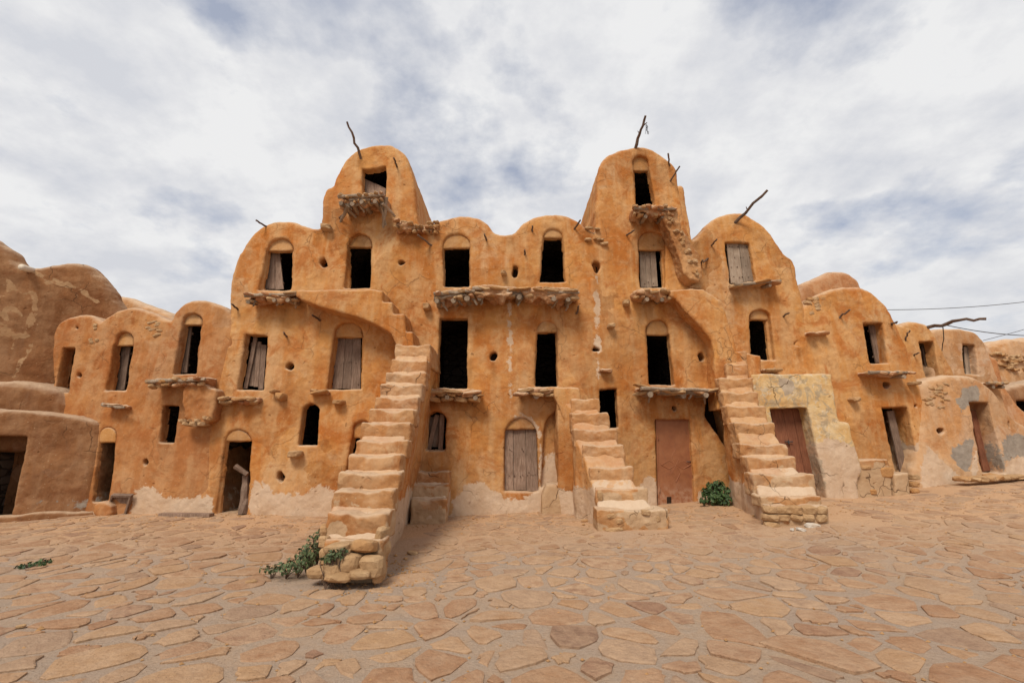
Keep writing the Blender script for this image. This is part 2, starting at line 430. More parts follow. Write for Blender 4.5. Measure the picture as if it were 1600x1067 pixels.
def plaster(name, main, deep, tan, pale=(.60,.45,.32), grey=(.30,.25,.20), crack=.5, topdust=.45, worn=.0):
    m = Mat(name, .95, .12)
    at_ = m.node('ShaderNodeAttribute', attribute_name='mask'); sp = m.node('ShaderNodeSeparateColor'); m.link(at_.outputs['Color'], sp.inputs[0])
    big = m.noise(.75, 5, .6, dist=.4); mid = m.noise(2.6, 6, .62, m.mapped(loc=(7,3,1)), .6); fine = m.noise(14, 6, .7)
    streak = m.noise(1.0, 5, .6, m.mapped((3.2, 3.2, .42), (2,5,8)))
    c = m.mix(m.ramp(big, [(.40, 0), (.60, 1)]), main, deep)
    c = m.mix(m.ramp(mid, [(.48, 0), (.66, .6)]), c, tan)
    c = m.mix(m.ramp(streak, [(.46, 0), (.62, .6)]), c, tan)
    c = m.mix(m.ramp(m.noise(1.5, 7, .68, m.mapped(loc=(13,1,4)), .8), [(.53, 0), (.63, .75)]), c, tuple(v*f for v, f in zip(deep, (.92,.84,.8))))
    c = m.mix(m.ramp(m.noise(5.5, 6, .68, m.mapped(loc=(3,17,4)), .4), [(.34, .32), (.50, 0)]), c, tuple(v*.66 for v in deep))
    c = m.mix(m.ramp(m.noise(1.1, 8, .7, m.mapped((2.2,2.2,.8), (31,7,2)), .5), [(.56, 0), (.68, .4)]), c, tuple(v*f for v, f in zip(main, (.76,.84,1.1))))
    c = m.mix(m.ramp(m.noise(9, 7, .72, m.mapped(loc=(1,27,4)), .3), [(.58, 0), (.70, .4)]), c, tuple(min(.7, v*f) for v, f in zip(tan, (1.1,1.1,1.15))))
    pw = m.node('ShaderNodeVectorMath', operation='ADD'); pn = m.node('ShaderNodeTexNoise'); pn.inputs['Scale'].default_value = 1.6; pn.inputs['Detail'].default_value = 5; m.link(m.pos, pn.inputs['Vector'])
    ps = m.node('ShaderNodeVectorMath', operation='SCALE'); ps.inputs['Scale'].default_value = .9; m.link(pn.outputs['Color'], ps.inputs[0])
    m.link(m.pos, pw.inputs[0]); m.link(ps.outputs[0], pw.inputs[1])
    pc_ = m.node('ShaderNodeTexVoronoi'); pc_.inputs['Scale'].default_value = .8; m.link(pw.outputs[0], pc_.inputs['Vector'])
    pq_ = m.node('ShaderNodeSeparateColor'); m.link(pc_.outputs['Color'], pq_.inputs[0])
    c = m.mix(1.0, c, m.ramp(pq_.outputs[0], [(0, (.80,.76,.72)), (.35, (1,1,1)), (.7, (1.06,1.06,1.04)), (1, (1.0,1.1,1.3))]), 'MULTIPLY')
    c = m.mix(m.ramp(m.noise(.28, 5, .6, m.mapped(loc=(4,4,40))), [(.46, 0), (.66, .3)]), c, tuple(v*f for v, f in zip(tan, (.80,.76,.74))))
    if worn:
        c = m.mix(m.ramp(m.noise(3.8, 7, .68, m.mapped(loc=(5,5,5)), .8), [(.52, 0), (.56, worn)]), c, (.36,.29,.2))
        c = m.mix(m.ramp(m.noise(5.2, 7, .7, m.mapped(loc=(9,5,2)), .8), [(.56, 0), (.60, worn)]), c, (.62,.5,.34))
    # pale lime-rich render at the foot, grey cement patches: both with ragged edges
    jit = m.math('MULTIPLY', m.math('SUBTRACT', m.noise(3.6, 9, .7, dist=.3), .5), 1.8)
    def sharp(chan): return m.ramp(m.math('ADD', chan, m.math('MULTIPLY', jit, m.math('MULTIPLY', m.math('MULTIPLY', chan, m.math('SUBTRACT', 1.0, chan)), 4.0))), [(.46, 0), (.54, 1)])
    pmix = m.mix(m.ramp(m.noise(2.2, 5, .6, m.mapped(loc=(3,9,4))), [(.35, 0), (.7, 1)]), pale, tuple(v*f for v, f in zip(pale, (.86,.78,.70))))
    c = m.mix(sharp(sp.outputs[0]), c, pmix)
    c = m.mix(sharp(sp.outputs[1]), c, m.mix(m.noise(6, 5, .6), tuple(v*.62 for v in grey), tuple(v*1.35 for v in grey)))
    c = m.mix(m.math('MULTIPLY', sp.outputs[2], m.ramp(mid, [(.3, .55), (.7, 1)])), c, tuple(v*.42 for v in deep))
    # dust lying on upward faces
    nz = m.node('ShaderNodeSeparateXYZ'); m.link(m.geo.outputs['Normal'], nz.inputs[0])
    c = m.mix(m.math('MULTIPLY', m.ramp(nz.outputs['Z'], [(.25, 0), (.8, 1)]), m.ramp(m.noise(6, 4, .6), [(.3, topdust), (.7, topdust*1.6)]), True), c, (.58,.44,.31))
    # hairline cracks
    wv = m.node('ShaderNodeVectorMath', operation='ADD'); ns = m.node('ShaderNodeTexNoise'); ns.inputs['Scale'].default_value = 3; m.link(m.pos, ns.inputs['Vector'])
    sc = m.node('ShaderNodeVectorMath', operation='SCALE'); sc.inputs['Scale'].default_value = .35; m.link(ns.outputs['Color'], sc.inputs[0])
    m.link(m.pos, wv.inputs[0]); m.link(sc.outputs[0], wv.inputs[1])
    vo = m.node('ShaderNodeTexVoronoi', feature='DISTANCE_TO_EDGE'); vo.inputs['Scale'].default_value = 1.5; m.link(wv.outputs[0], vo.inputs['Vector'])
    line = m.ramp(vo.outputs['Distance'], [(.0, 1), (.011, 0)])
    cm = m.math('MULTIPLY', line, m.ramp(m.noise(.9, 3, .5, m.mapped(loc=(21,2,2))), [(.53, 0), (.6, crack)]))
    c = m.mix(cm, c, (.13,.07,.035))
    c = m.mix(m.ramp(fine, [(.3, .35), (.7, 0)]), c, m.mix(1.0, c, (.72,.66,.6), 'MULTIPLY'))
    spots = m.node('ShaderNodeTexVoronoi'); spots.inputs['Scale'].default_value = 9; m.link(m.pos, spots.inputs['Vector'])
    c = m.mix(m.ramp(spots.outputs['Distance'], [(.04, .55), (.11, 0)]), c, (.5,.36,.22))
    pv_ = m.node('ShaderNodeTexVoronoi'); pv_.inputs['Scale'].default_value = 4.5; m.link(wv.outputs[0], pv_.inputs['Vector'])
    pitm = m.math('MULTIPLY', m.ramp(pv_.outputs['Distance'], [(.05, 1), (.16, 0)]), m.ramp(m.noise(1.7, 4, .6, m.mapped(loc=(6,6,9))), [(.5, 0), (.6, 1)]))
    c = m.mix(m.math('MULTIPLY', pitm, .45), c, tuple(v*.5 for v in deep))
    h1 = m.bump(m.noise(3.5, 8, .66, dist=.5), .6, .05)
    h2 = m.bump(m.noise(16, 9, .74), .8, .02, h1)
    h3 = m.bump(m.math('SUBTRACT', m.math('SUBTRACT', 1.0, cm), pitm), .8, .02, h2)
    return m.done(c, h3)
M_wall = plaster('ochre_plaster', (.53,.252,.080), (.435,.155,.036), (.57,.345,.165))
M_wing = plaster('brownish_ochre_plaster', (.44,.20,.070), (.36,.13,.038), (.48,.27,.13))  # browner coat; part of its darkening is lens falloff put into the colour
M_left = plaster('brown_plaster', (.29,.135,.058), (.22,.095,.039), (.35,.195,.10), pale=(.42,.26,.14), crack=.8)  # brown coat, deepened in colour for the shaded, vignetted left side
M_right = plaster('warm_tan_plaster', (.46,.215,.09), (.40,.16,.06), (.52,.31,.17))
M_vault = plaster('light_tan_plaster', (.52,.30,.15), (.48,.24,.10), (.54,.36,.22), crack=.4)
M_porch = plaster('worn_yellow_plaster', (.62,.42,.19), (.60,.36,.14), (.62,.47,.28), grey=(.42,.33,.24), worn=.7, crack=.9)
M_step = plaster('stair_plaster', (.47,.245,.105), (.41,.18,.062), (.50,.31,.165), pale=(.50,.345,.21), crack=1.0, topdust=.45)
M_ledge = plaster('crumbling_ledge_mud', (.46,.235,.11), (.36,.15,.06), (.52,.34,.2), topdust=.7)
M_tymp = plaster('pale_tympanum_plaster', (.50,.265,.10), (.47,.22,.07), (.53,.32,.16))

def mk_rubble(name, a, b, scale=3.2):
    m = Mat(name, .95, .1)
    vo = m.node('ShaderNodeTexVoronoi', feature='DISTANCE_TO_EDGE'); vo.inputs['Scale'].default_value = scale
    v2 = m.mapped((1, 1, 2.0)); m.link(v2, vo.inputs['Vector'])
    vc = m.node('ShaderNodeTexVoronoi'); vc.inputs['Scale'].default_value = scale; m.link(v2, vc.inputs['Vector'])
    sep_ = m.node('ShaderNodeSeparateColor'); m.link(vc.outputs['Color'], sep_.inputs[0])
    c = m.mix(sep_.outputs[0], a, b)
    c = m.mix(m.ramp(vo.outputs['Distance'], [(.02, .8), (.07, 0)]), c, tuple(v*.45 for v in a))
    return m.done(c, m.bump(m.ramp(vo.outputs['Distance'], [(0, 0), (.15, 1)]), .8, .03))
M_cham = mk_rubble('shade_darkened_rubble', (.06,.042,.03), (.11,.08,.058))  # rubble colour darkened to carry the gloom of the unlit rooms
def mk_stone(name, a, b, c3):
    m = Mat(name, .9, .2); oi = m.node('ShaderNodeObjectInfo')
    c = m.ramp(oi.outputs['Random'], [(.0, a), (.5, b), (1.0, c3)])
    c = m.mix(m.ramp(m.noise(9, 6, .65, dist=.4), [(.35, .5), (.65, 0)]), c, m.mix(1.0, c, (.55,.48,.42), 'MULTIPLY'))
    c = m.mix(m.ramp(m.noise(3, 5, .6, m.mapped(loc=(4,4,4))), [(.5, 0), (.7, .5)]), c, (.50,.36,.22))
    return m.done(c, m.bump(m.noise(14, 8, .72), 1.0, .035))
M_stone = mk_stone('ochre_field_stone', (.50,.26,.10), (.46,.29,.15), (.52,.33,.17))
M_white = mk_stone('whitish_stone', (.66,.60,.52), (.7,.63,.54), (.62,.56,.48))
def mk_wood(name, a, b, stretch=(1,1,1), sc=9):
    m = Mat(name, .85, .2); tcn = m.node('ShaderNodeTexCoord')
    g = m.noise(sc, 6, .65, m.mapped((5, 5, .45), src=m.pos)); k = m.noise(2.5, 4, .6)
    c = m.mix(m.ramp(g, [(.35, 0), (.65, 1)]), a, b)
    c = m.mix(m.ramp(k, [(.4, .45), (.65, 0)]), c, tuple(v*.5 for v in a))
    oi = m.node('ShaderNodeObjectInfo')
    c = m.mix(1.0, c, m.ramp(oi.outputs['Random'], [(0, .72), (1, 1.12)]), 'MULTIPLY')
    return m.done(c, m.bump(g, .7, .012))
M_plank = mk_wood('weathered_plank', (.20,.125,.085), (.36,.25,.185))
M_plankp = mk_wood('pale_weathered_plank', (.30,.21,.145), (.46,.36,.27))
M_stick = mk_wood('dry_branch', (.10,.06,.042), (.24,.16,.11), sc=14)
M_log = mk_wood('bleached_log', (.26,.18,.12), (.46,.36,.26), sc=14)
M_redwood = mk_wood('red_brown_door_wood', (.19,.068,.036), (.28,.115,.06))
m = Mat('rust_red_sheet_metal', .65, .3)
c = m.mix(m.ramp(m.noise(2.5, 7, .7, dist=.6), [(.35, 0), (.7, 1)]), (.24,.085,.036), (.33,.135,.058))
c = m.mix(m.ramp(m.noise(7, 6, .7, m.mapped((1, 1, .5))), [(.55, 0), (.72, .6)]), c, (.17,.07,.04))
zz = m.node('ShaderNodeSeparateXYZ'); m.link(m.pos, zz.inputs[0])
c = m.mix(m.math('MULTIPLY', m.ramp(zz.outputs['Z'], [(.25, 1), (.6, 0)]), m.ramp(m.noise(8, 6, .7), [(.42, 0), (.6, .8)])), c, (.42,.25,.16))
M_metal = m.done(c, m.bump(m.noise(3, 4, .5), .25, .02))
M_hole = Mat('hole_shade_black', .95, .05).done((.035,.022,.015))  # near-black colour standing in for the shade inside holes
M_pipe = Mat('ceramic_pipe', .7, .3).done((.62,.53,.42))
M_wire = Mat('wire', .6, .3).done((.05,.045,.045))

# ------------------------------------------------------------ the pale / grey patch masks
PALE = [[(204,768),(222,752),(240,756),(262,776),(300,776),(337,764),(337,830),(200,830)],
        [(388,745),(402,738),(424,768),(446,762),(470,772),(492,752),(530,762),(560,775),(560,840),(386,840)],
        [(640,700),(648,730),(640,760),(700,812),(700,840),(630,840)],
        [(700,840),(703,782),(722,757),(750,745),(778,766),(800,776),(842,766),(848,722),(860,702),(874,705),(884,735),(912,757),(930,800),(930,840)],
        [(790,672),(800,650),(815,643),(838,655),(850,690),(850,760),(840,762),(841,690),(828,662),(812,655),(797,668)],
        [(996,742),(1030,735),(1030,830),(990,830)],
        [(1084,770),(1110,757),(1145,765),(1150,830),(1082,830)],
        [(1425,690),(1441,688),(1452,706),(1472,722),(1490,735),(1500,790),(1330,790),(1345,735),(1380,730),(1420,745)],
        [(790,452),(801,452),(803,610),(795,640),(792,560)], [(926,430),(938,430),(940,600),(930,600)]]
GREY = []
_pp = [chaikin(elev(p), 2) for p in PALE]
STAINS = []
def mask_main(extra_pale=(), extra_grey=(), F=F_main):
    ep = [chaikin(elev(p, 0, F), 2) for p in extra_pale]; eg = [chaikin(elev(p, 0, F), 2) for p in extra_grey]
    def f(x, q, z, N):
        pale = np.zeros_like(x); grey = np.zeros_like(x)
        for P in (_pp if F is F_main else [])+ep: pale = np.maximum(pale, sstep(.26, -.26, poly_sdf(x, z, P)+.05))
        for P in eg: grey = np.maximum(grey, sstep(.24, -.24, poly_sdf(x, z, P)+.04))
        foot = sstep(.22, .0, z-np.interp(x, _gx, _gz))*.85
        stain = np.zeros_like(x)
        for sx, sz, sw, sl in (STAINS if F is F_main else []):
            dz = sz-z; xx = x-sx+.05*fbm(z/.35, sx, 0, 2)
            stain = np.maximum(stain, np.exp(-(xx/sw)**2)*sstep(-.03, .05, dz)*sstep(sl, 0, dz))
        stain = stain*(.45+.5*fbm(x/.08, 0, z/.5, 3))
        return np.stack([np.maximum(pale, foot*.5), grey, stain, np.ones_like(x)], 1)
    return f

# ------------------------------------------------------------ the pieces walls are made of
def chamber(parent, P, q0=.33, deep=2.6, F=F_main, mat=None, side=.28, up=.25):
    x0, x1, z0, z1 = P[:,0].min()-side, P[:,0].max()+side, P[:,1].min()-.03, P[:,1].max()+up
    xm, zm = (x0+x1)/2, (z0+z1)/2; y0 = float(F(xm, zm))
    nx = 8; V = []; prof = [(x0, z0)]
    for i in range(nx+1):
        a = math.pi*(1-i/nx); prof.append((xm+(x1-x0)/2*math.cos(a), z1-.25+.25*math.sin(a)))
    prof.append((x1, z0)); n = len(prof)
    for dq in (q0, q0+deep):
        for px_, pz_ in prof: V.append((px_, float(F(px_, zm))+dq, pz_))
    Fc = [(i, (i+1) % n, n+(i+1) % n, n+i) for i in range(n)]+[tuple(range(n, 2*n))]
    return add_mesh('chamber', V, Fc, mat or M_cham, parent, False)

def arch(xl, xr, yt, yb, xl2=None, xr2=None, spring=None, n=9):
    """outline of an arched opening: left/right at the springing, crown, foot"""
    xl2 = xl if xl2 is None else xl2; xr2 = xr if xr2 is None else xr2
    sp = yt+(xr-xl)*.5 if spring is None else spring
    pts = [(xl2, yb)]
    for i in range(n):
        a = math.pi*(1-i/(n-1)); pts.append(((xl+xr)/2+(xr-xl)/2*math.cos(a), sp-(sp-yt)*math.sin(a)))
    pts.append((xr2, yb)); return pts

def door(parent, quad, q, n, mat, F=F_main, thick=.035, name='door', gap=.006, ragged=.03, label=None, rails=True, tilt=0):
    """planks between the four corners TL, TR, BR, BL"""
    c = [surf(u, v, q, F) for u, v in quad]
    r = random.Random(int(quad[0][0]*7+quad[0][1]))
    rails_data = []
    for t in (.16, .82):
        a, b = c[0].lerp(c[3], t), c[1].lerp(c[2], t)
        rails_data.append(tube([a+Vector((0, thick+.02, 0)), b+Vector((0, thick+.02, 0))], .03, .03, 6))
    o = bpy.data.objects.new(name, None); col.objects.link(o); o.parent = parent; o.empty_display_size = .2
    for V, Fc in rails_data: add_mesh('rail', V, Fc, mat, o, False)
    if label: o['label'] = label
    ws = [r.uniform(.8, 1.25) for _ in range(n)]; tot = sum(ws); t0 = 0
    for i in range(n):
        t1 = t0+ws[i]/tot
        a, b, cc, d = c[0].lerp(c[1], t0), c[0].lerp(c[1], t1), c[3].lerp(c[2], t1), c[3].lerp(c[2], t0)
        dx = Vector((gap/2, 0, 0)); dt = Vector((0, 0, -r.uniform(0, ragged))); db = Vector((0, 0, r.uniform(0, ragged)))
        j = Vector((0, r.uniform(-.008, .008), 0))
        fr = [a+dx+dt+j, b-dx+dt+j, b.lerp(cc, .5)-dx*r.uniform(.6, 2)+j, cc-dx+db+j, d+dx+db+j, a.lerp(d, .5)+dx*r.uniform(.6, 2)+j]
        bk = [p+Vector((0, thick, 0)) for p in fr]
        m_ = len(fr)
        Fq = [tuple(range(m_))[::-1], tuple(range(m_, 2*m_))]+[(k, (k+1) % m_, m_+(k+1) % m_, m_+k) for k in range(m_)]
        add_mesh('plank', fr+bk, Fq, mat, o, False)
        t0 = t1
    return o
def loose_plank(parent, p0, p1, w, q, mat=None, F=F_main, name='plank'):
    a, b = surf(*p0, q, F), surf(*p1, q, F); d = (b-a).normalized(); s = d.cross(Vector((0, 1, 0))).normalized()*w/2
    t = Vector((0, .03, 0)); mid = a.lerp(b, .5)+s*random.uniform(-.15, .15)
    fr = [a-s, mid-s*.92, b-s*.9, b+s*.95, mid+s*1.05, a+s]; n = len(fr)
    V = fr+[p+t for p in fr]
    Fq = [tuple(range(n)), tuple(range(n, 2*n))[::-1]]+[(k, n+k, n+(k+1) % n, (k+1) % n) for k in range(n)]
    return add_mesh(name, V, Fq, mat or M_plank, parent, False)

def stick(parent, root, tip, out=.5, r0=.03, r1=.018, mat=None, name='pole', F=F_main, fork=False, amp=.02, inn=.15, label=None):
    a = surf(*root, 0, F); b = surf(*tip, -out, F)
    d = (b-a).normalized(); pts = crooked(a-d*inn, b, 8, amp)
    parts = [tube(pts, r0, r1, 7, .12)]
    if fork:
        k = pts[6]; parts.append(tube(crooked(k, k+Vector((.10, -.05, .05)), 2, .01), r1*.8, r1*.4, 5))
        k = pts[4]; parts.append(tube(crooked(k, k+Vector((-.06, -.03, .07)), 2, .01), r1*.6, r1*.3, 5))
    V, Fc = join(parts)
    o = add_mesh(name, V, Fc, mat or M_stick, parent, False)
    if label: o['label'] = label
    return o

def pit(w, parent, px, py, rx, ry, q=.3, F=F_main, jag=.25):
    r = random.Random(int(px*3+py)); pts = []
    for i in range(9):
        a = 2*math.pi*i/9; k = 1+r.uniform(-jag, jag); pts.append((px+rx*k*math.cos(a), py-ry*k*math.sin(a)))
    P = elev(pts, 0, F); w.cut(P, q, .02, .02, w=.4)
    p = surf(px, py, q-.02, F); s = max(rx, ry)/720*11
    add_mesh('hole_shade_sheet', [(p.x-s, p.y, p.z-s), (p.x+s, p.y, p.z-s), (p.x+s, p.y, p.z+s), (p.x-s, p.y, p.z+s)], [(0,1,2,3)], M_hole, parent, False)  # black sheet across the pit paints its inner shade

def opening(w, parent, recess=None, hole=None, rq=.13, F=F_main, tymp=None, room=True, k=.03, deep=2.6, td=None):
    """arched recess, then the doorway proper through the wall, then the chamber behind"""
    if recess is not None: w.cut(elev(recess, 0, F), rq, .04, .05)
    H = elev(hole, rq if recess is not None else 0, F)
    td = td or max(.24, (rq if recess is not None else 0)+.11)
    w.cut(H, td, k*.6, .03); w.caps.append((H[:,0].min()-.05, H[:,0].max()+.05, H[:,1].min()-.05, H[:,1].max()+.05, td))
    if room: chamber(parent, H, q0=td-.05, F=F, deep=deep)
    return H

def ledge(parent, x0, x1, yt, proj=.35, thick=.12, stones=5, beams=(), front_log=False, F=F_main, yt2=None, mat=None, slab=True, under=0, name='ledge', blen=.12, label=None, r=.045):
    """a slab of mud and flat stones carried on bits of palm trunk that stick out of the wall"""
    yt2 = yt if yt2 is None else yt2; thick *= 1.6; r *= 1.15
    a, b = surf(x0, yt, -proj, F), surf(x1, yt2, -proj, F)
    rr = random.Random(int(x0*5+yt)); zt = (a.z+b.z)/2
    yw = lambda x: float(F(x, zt))
    slope = (b.z-a.z)/(b.x-a.x)
    def f(X, Y, Z):
        zz = a.z+(X-a.x)*slope+.035*fbm(X/.22, zt, Y/.22, 2)
        fr = F(X, zt)-proj+.09*fbm(X/.25, zt*3, Z/.12, 3)+.10*sstep(.25, 0, np.minimum(X-a.x, b.x-X))
        th = thick*(.9+1.1*fbm(X/.22, 5.0+zt, Y/.2, 3))
        g = smax(smax(np.maximum(a.x-X, X-b.x)+0*Y+0*Z, np.maximum(zz-th-Z, Z-zz)+0*X, .04), fr-Y, .04)
        return np.maximum(g, Y-F(X, zt)-.1)
    yb = [yw(a.x), yw(b.x)]
    o = field_mesh(name, f, (a.x, min(yb)-proj-.12, min(a.z, b.z)-thick*1.8), (b.x, max(yb)+.1, max(a.z, b.z)+.08), .022, mat or M_ledge, parent, .022, rs=.10)
    if label: o['label'] = label
    n = max(2, stones)
    L = b.x-a.x
    for row in range(2 if thick > .1 else 1):                # flat stones and mud lumps along the lip, in two courses
        m_n = max(1, int(stones*(1.3+.6*row)))
        for i in range(m_n):
            t = (i+rr.uniform(.2, .8))/m_n; x = a.x+L*t; z = a.z+(x-a.x)*slope
            rock('stone', (x, yw(x)-proj+rr.uniform(-.03, .06)+.08*row, z-.03-thick*(.15+.6*row)+rr.uniform(-.02, .02)), (L/m_n*rr.uniform(.7, 1.25), rr.uniform(.16, .28), rr.uniform(.05, .10)), M_stone if rr.random() < .6 else (mat or M_ledge), o, rr.uniform(-.4, .4), rr.randrange(9), 2, .22)
    for i in range(under):
        t = (i+.5)/under; x = a.x+L*t; z = a.z+(x-a.x)*slope-thick-.06
        rock('stone', (x, yw(x)-proj*.55, z+rr.uniform(-.02, .02)), (L/under*1.05, .3, rr.uniform(.09, .14)), M_stone, o, rr.uniform(-.3, .3), rr.randrange(9), 2, .2)
    for t in beams:                                          # trunk ends
        x = a.x+L*t; z = a.z+(x-a.x)*slope-thick-.02
        V, Fc = tube(crooked((x+rr.uniform(-.05,.05), yw(x)+.2, z+.05), (x+rr.uniform(-.04,.04), yw(x)-proj-blen*rr.uniform(-.4, .6), z-.03), 4, .012), r*rr.uniform(.85, 1.2), r*rr.uniform(.7, 1), 8, .12)
        add_mesh('beam', V, Fc, M_log, o, False)
    for t in beams:                                          # twigs hanging below
        if len(beams) < 3: break
        x = a.x+L*(t+rr.uniform(.02, .12)); z = a.z+(x-a.x)*slope-thick
        p_ = Vector((x, yw(x)-proj*.8, z+.02)); V, Fc = tube(crooked(p_, p_+Vector((rr.uniform(-.15,.15), rr.uniform(-.02,.25), -rr.uniform(.10,.24))), 4, .02), .04, .02, 6, .2)
        add_mesh('branch', V, Fc, M_log, o, False)
    if front_log:
        for s in range(int(front_log)):
            t0 = rr.uniform(0, .25) if s else 0; t1 = rr.uniform(.7, 1.0) if s else 1
            xa, xb = a.x+L*t0, a.x+L*t1
            za, zb = a.z+(xa-a.x)*slope-thick*(.35+.4*s), a.z+(xb-a.x)*slope-thick*(.45+.3*s)
            V, Fc = tube(crooked((xa, yw(xa)-proj-.02+.05*s, za), (xb, yw(xb)-proj-.02+.06*s, zb), 8, .018), .045, .03, 8, .15)
            add_mesh('log', V, Fc, M_log, o, False)
    return o

def corbel(parent, px, py, w, h, d=.18, F=F_main, mat=None):
    p = surf(px, py, -.05, F)
    return rock('corbel_stone', p, (w/720*10.8, d*2, h/720*10.8), mat or M_stone, parent, random.uniform(-.2, .2), None, 2, .1)

def stair(parent, steps, F, name='staircase', mat=None, base_y=None, lean=0.0, label=None):
    """steps: (front depth, tread line in the photograph, left, right). Mass below, one mesh per step on top."""
    S = []
    for d, ty, xl, xr in steps:
        a, b = at(xl, ty, d), at(xr, ty, d); S.append((d, a.z, a.x, b.x))
    D = np.array([s[0] for s in S]); Zt = np.array([s[1] for s in S]); XL = np.array([s[2] for s in S]); XR = np.array([s[3] for s in S])
    zf = min(float(ground_z(XL[0], D[0])), float(ground_z(XR[0], D[0])))-.25
    yend = float(F((XL[-1]+XR[-1])/2, Zt[-1]))+.12
    x0, x1 = XL.min(), XR.max()
    Dm = np.concatenate([D+.04, [yend+1]]); Zm = np.concatenate([Zt-.17, [Zt[-1]-.17]])
    def f(X, Y, Z):
        xl = np.interp(Y, D, XL)+.035*fbm(Y/.5, 0, Z/.5, 2); xr = np.interp(Y, D, XR)+.035*fbm(Y/.5, 7, Z/.5, 2)-.012-lean*np.maximum(np.interp(Y, Dm, Zm)-Z, 0)
        zt = np.interp(Y, Dm, Zm)
        g = smax(smax(xl-X, X-xr, .05), (Z-zt)*.8+0*X, .05)
        return np.maximum(smax(g, D[0]+.02-Y+0*Z, .05), Y-yend)
    o = field_mesh(name, f, (x0-.05, D[0], zf), (x1+.05, yend, Zt.max()), .03, mat or M_wall, parent, .014, masks=stair_mask)
    if label: o['label'] = label
    for i, (d, z, xl, xr) in enumerate(S):
        dn = S[i+1][0] if i+1 < len(S) else yend-.0
        zb = (S[i-1][1]-.06) if i else zf
        last = i == len(S)-1
        def g(X, Y, Z, d=d, z=z, xl=xl, xr=xr, dn=dn, zb=zb):
            tc = (X-xl)/(xr-xl); ztop = z+.01+.032*fbm(X/.22, Y/.22, i*3.1, 3)-.035*np.exp(-((tc-.5)/.28)**2)
            fr = d+.036*fbm(X/.3, i*2.0, Z/.2, 3)+.03*np.exp(-((tc-.5)/.3)**2)*sstep(z-.15, z, Z)
            w1 = xl-.01+.03*fbm(Y/.2, i, Z/.2, 3); w2 = xr+.01+.03*fbm(Y/.2, i+9, Z/.2, 3)
            return smax(smax(smax(w1-X, X-w2, .05), np.maximum(zb-Z, Z-ztop), .025), np.maximum(fr-Y, Y-dn-.06)+0*Z+0*X, .025)
        field_mesh('step', g, (xl-.05, d-.05, zb), (xr+.05, dn+.06, z+.05), .022, M_step, o, .02, masks=step_mask, rs=.15)
    return o, S
def stair_mask(x, y, z, N):
    g = z-ground_z(x, y)
    pale = sstep(1.0, .3, g+.35*fbm(x/.6, y/.6, z/.6, 2))
    return np.stack([pale*.9, 0*x, 0*x, 0*x+1], 1)
def step_mask(x, y, z, N):
    g = z-ground_z(x, y)
    pale = sstep(.40, .95, sstep(1.5, .3, g)*.75+.55*fbm(x/.35, y/.35, z/.25, 3))*sstep(1.1, .2, N[:,2])+.25*sstep(.5, .9, N[:,2])
    return np.stack([pale, 0*x, 0*x, 0*x+1], 1)
# ============================================================ MAIN GRANARY (the big storeyed block in the middle)
main = thing('granary', 'tall ochre mud granary in the centre with stacked doorways, two high towers and outside stairs', 'building')
outA = [(320,850),(321,760),(323,700),(330,640),(344,570),(355,520),(357,476),(360,440),(369,406),(384,378),(403,357),(427,346),(451,344),(470,349),(486,355),(499,354),
        (502,332),(506,298),(521,289),(527,272),(541,246),(562,231),(595,224),(621,231),(637,249),(646,280),(651,320),(655,350),(672,350),(694,342),(720,336),(745,340),
        (762,350),(774,363),(799,364),(814,351),(834,339),(861,333),(885,336),(903,345),(918,357),(931,362),(931,330),(932,290),(937,258),(947,243),(963,236),(985,229),(1007,229),
        (1030,239),(1048,252),(1058,266),(1063,300),(1072,345),(1083,374),(1100,354),(1122,338),(1144,331),(1163,333),(1189,348),(1211,372),(1226,396),(1241,408),(1248,437),(1258,480),(1266,540),(1276,640),(1284,760),(1290,850)]
W = Wall(F_main, elev(outA), depth=4.2, h=.03, rnd=.13)
O = lambda *a_, **k_: opening(W, main, *a_, **k_)
tymps = []
def tympanum(recess, top, rq=.13, F=F_main, parent=None, mat=None):
    pts = [p for p in recess if p[1] < top-1]
    if len(pts) < 3: return
    l, r = min(p[0] for p in recess if p[1] < top+8), max(p[0] for p in recess if p[1] < top+8)
    pts = [(l, top)]+pts+[(r, top)]
    prism('tympanum', pts, rq-.035, rq+.06, mat or M_tymp, parent or main, F, .025, .02, ch=0, rough=.006)
def arched(recess, hole, rq=.13, w=None, parent=None, F=F_main, mat=None, **k_):
    opening(w or W, parent or main, recess, hole, rq, F=F, **k_)
    tympanum(recess, max(hole[0][1], hole[1][1]), rq, F, parent, mat)
# top storey
arched(arch(416,459,372,453,402,455,392), [(419,392),(457,392),(454,453),(411,453)])
arched(arch(544,581,364,450,536,579,384), [(546,386),(580,386),(579,451),(545,451)], .16)
O(None, [(566,264),(574,265),(590,262),(603,258),(602,308),(566,308)])
arched(arch(691,735,365,447,694,735,384), [(694,388),(734,386),(733,448),(694,450)], .09)
arched(arch(849,879,357,440,843,885,368), [(850,372),(877,372),(884,442),(843,442)], .1)
arched(arch(988,1014,242,320,994,1024,254), [(991,267),(1012,267),(1022,318),(994,324)], .14)
arched(arch(997,1040,361,449,1001,1040,379), [(998,389),(1033,391),(1036,449),(1001,449)], .14)
O(None, [(1133,378),(1172,379),(1181,438),(1141,444)])
